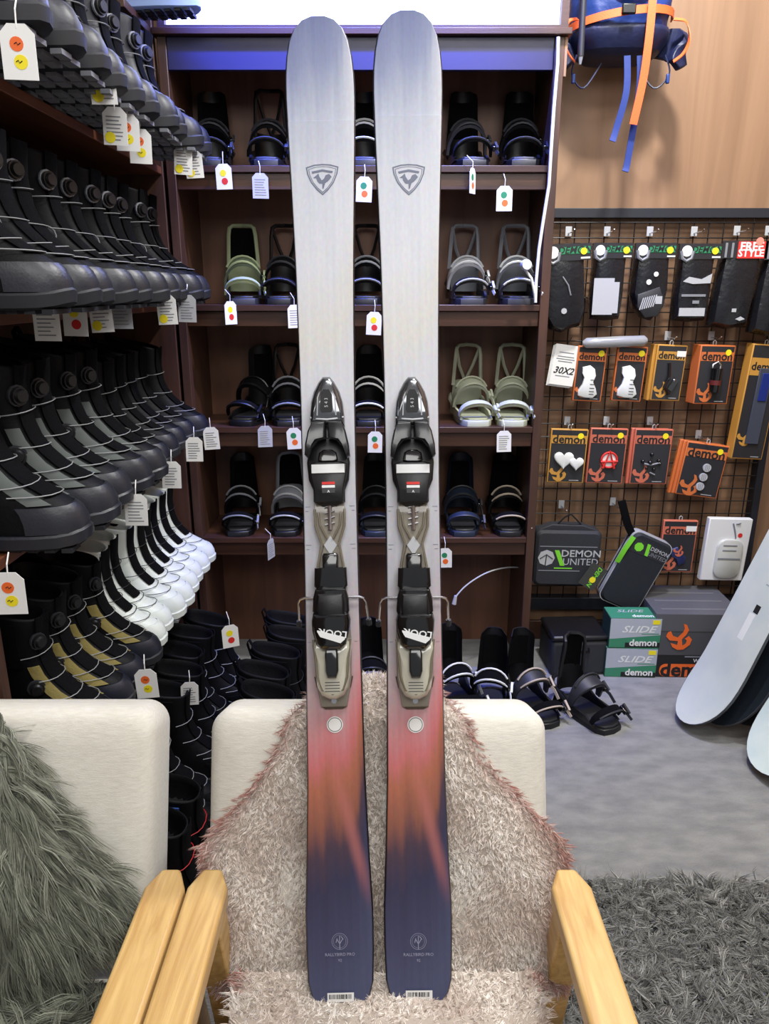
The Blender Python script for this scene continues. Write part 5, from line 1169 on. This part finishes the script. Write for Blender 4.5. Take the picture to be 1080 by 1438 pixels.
def pr1(t, L_, w):
    for q in range(6): part('faint_stroke', MB().box((0.02+0.006*math.sin(q*2.1), .56+.022*q, .0099), (.034-.004*(q % 3), .005, .0004), Matrix.Rotation(0.5*math.sin(q*1.7), 3, 'Z')), mat('board_faint_print', (150, 160, 168), 0.5), t)
    part('graphic_patch', MB().box((0.01, .40, .0099), (.03, .10, .0004)), M_WHITE, t); part('dark_patch', MB().box((0.02, .47, .0102), (.025, .03, .0004)), M_INK, t)
LB = Vector((0.54, 0.10, 1.38))
wd_ = (0.12, -0.99, 0)
b0 = Vector((1.115, 2.33, 0.012))
snowboard('white snowboard leaning in front of the dark ones by the grey carton', b0, b0+LB, wd_, 1.50, .245, M_SBW, M_SBE, pr1)
for q, (m, lab) in enumerate(((M_SBK, 'black snowboard leaning right behind the first white one'), (M_SBG, 'dark grey snowboard leaning last behind the black one'))):
    bb_ = b0+Vector((0.095*(q+1), 0.0*(q+1), 0)); snowboard(lab, bb_, bb_+LB*Vector((1, 1, 1)).x*1.0, wd_, 1.48, .27, m, M_SBE)
b3 = Vector((1.25, 2.05, 0.012)); snowboard('icy white patterned snowboard at the right edge of the photo', b3, b3+Vector((.50, .10, 1.38)), wd_, 1.50, .28, M_SBI, M_SBE)
# ================================================================ price tags
def make_tag(label, kind, loc, rz, w=0.062, h=0.092, tl=0.05, tilt=0.0):
    t = thing('price_tag', label, 'price tag', loc, (0, tilt, rz), 'white price tags')
    poly = [(-w/2, -h), (w/2, -h), (w/2, -h*.17), (w*.26, 0), (-w*.26, 0), (-w/2, -h*.17)]
    part('card', MB().prism(poly, -0.0006, 0.0006, 0, 'y'), M_PAPERG if kind == 'grey' else M_PAPER, t, smooth=False)
    part('string', MB().tube([(0, 0, -h*.08), (0.001, 0, tl*.5), (-0.002, 0.021, tl)], 0.0013, 5), M_PAPER, t)
    cs = {'go': (M_GREEN, M_ORANGE), 'yr': (M_YELLOW, M_RED), 'oy': (M_ORANGE, M_YELLOW)}.get(kind)
    if cs:
        for i, m in enumerate(cs):
            d = part('dot_sticker', MB().disc((0.0+0.004*(i-.5), -h*(.36+.32*i), -0.0007), w*.20, -0.0004, 16, 'y'), m, t)
            if kind == 'oy':
                part('scribble', MB().tube([(-w*.1, -.0014, -h*(.36+.32*i)), (-w*.03, -.0014, -h*(.33+.32*i)), (0, -.0014, -h*(.38+.32*i)), (w*.08, -.0014, -h*(.34+.32*i))], 0.0008, 4), M_INK, d)
    else:
        ln = MB()
        for i in range(7): ln.bx((-w*.36, -0.0012, -h*(.24+.10*i)), (w*random.uniform(.12, .36), -0.0007, -h*(.24+.10*i)-h*.03))
        part('print_line', ln, M_GREY, t)
        if kind == 'wy': part('dot_sticker', MB().disc((-w*.22, -h*.80, -0.0013), w*.22, -0.0004, 14, 'y'), M_YELLOW, t)
    return t
TG = [ # px, py (top of the card), depth axis, kind, label
 (22, 33, ('y', 1.335), 'oy', 'large white price tag with orange and yellow dots at top left corner', 0.1),
 (178, 160, ('x', -0.60), 'oy', 'white price tag with orange and yellow dots under top left shelf boots', 0.1),
 (196, 181, ('x', -0.605), 'oy', 'white dotted price tag overlapping its neighbour under top left shelf', 0.15),
 (140, 88, ('x', -0.60), 'wy', 'white price tag lying against the grey boot soles at top left', 0.2),
 (160, 150, ('x', -0.61), 'wy', 'white price tag nearest the camera of the hanging three at top left', 0.1),
 (257, 205, ('x', -0.60), 'wy', 'left white printed tag of the pair at far end of top left shelf', 0.1),
 (270, 211, ('x', -0.59), 'wy', 'right white printed tag of the pair at far end of top left shelf', 0.1),
 (232, 414, ('x', -0.60), 'wy', 'white tag with yellow dot below the far eye-level boots', 0.0),
 (262, 414, ('x', -0.59), 'grey', 'grey printed tag below the far eye-level boots', 0.0),
 (62, 422, ('x', -0.68), 'white', 'printed tag nearest the camera under the eye-level boot shelf', 0.0),
 (103, 420, ('x', -0.68), 'yr', 'tag with dots, second from camera under the eye-level boot shelf', 0.0),
 (138, 418, ('x', -0.67), 'wy', 'tag with yellow dot, third from camera under the eye-level shelf', 0.0),
 (168, 416, ('x', -0.66), 'grey', 'grey tag, fourth from camera under the eye-level shelf', 0.0),
 (10, 804, ('x', -0.66), 'oy', 'large white price tag with orange and yellow dots at the lower left edge', 0.1),
 (190, 694, ('x', -0.60), 'white', 'white printed tag under the charcoal striped boots', 0.1),
 (240, 648, ('x', -0.61), 'white', 'white printed tag in the middle of the third left shelf', 0.1),
 (272, 614, ('x', -0.61), 'white', 'white tag second from far end of the third left shelf', 0.1),
 (295, 600, ('x', -0.61), 'white', 'white tag at far end of the third left shelf', 0.1),
 (203, 940, ('x', -0.59), 'oy', 'white price tag with orange and yellow dots by the olive boots', 0.1),
 (313, 230, ('y', 2.70), 'yr', 'white tag with yellow and red dots on the top cabinet shelf', 0.0),
 (365, 243, ('y', 2.70), 'grey', 'grey printed tag on the top cabinet shelf beside left ski', 0.2),
 (512, 248, ('y', 2.70), 'go', 'white tag with green and orange dots high between the skis', 0.0),
 (664, 236, ('y', 2.70), 'go', 'white tag turned edge-on right of the skis on top shelf', 1.1),
 (709, 261, ('y', 2.70), 'go', 'white tag with green and orange dots at right of top shelf', 0.0),
 (323, 423, ('y', 2.70), 'yr', 'white tag with yellow and red dots under the pale green binding', 0.9),
 (413, 428, ('y', 2.70), 'white', 'white tag half hidden behind the left ski', 0.6),
 (526, 438, ('y', 2.70), 'yr', 'white tag with yellow and red dots between the skis', 0.0),
 (372, 598, ('y', 2.70), 'grey', 'grey printed tag below the third cabinet shelf', 0.3),
 (412, 601, ('y', 2.70), 'go', 'white tag with green and orange dots just left of left ski binding', 0.1),
 (527, 606, ('y', 2.70), 'go', 'white tag with green and orange dots between the ski bindings', 0.0),
 (708, 605, ('y', 2.70), 'white', 'white printed tag below the sage green bindings', 0.0),
 (625, 770, ('y', 2.70), 'go', 'white tag with green and orange dots low beside the right ski', 0.0),
 (380, 757, ('y', 2.70), 'grey', 'thin grey tag below the lowest cabinet shelf', 1.2),
 (322, 878, ('y', 2.20), 'yr', 'white tag with dots on the floor boots below the white boots', 0.4),
 (266, 958, ('x', -0.605), 'white', 'small white tag lying on the black floor boots', 0.2),
]
for px, py, (ax, v), kind, lab, rz in TG:
    p = at(px, py, **{ax: v}); dist = p.y
    s = 0.86
    make_tag(lab, kind, p, rz, 0.062*s, 0.092*s, 0.04 if ax == 'y' else 0.03, random.uniform(-.06, .06))
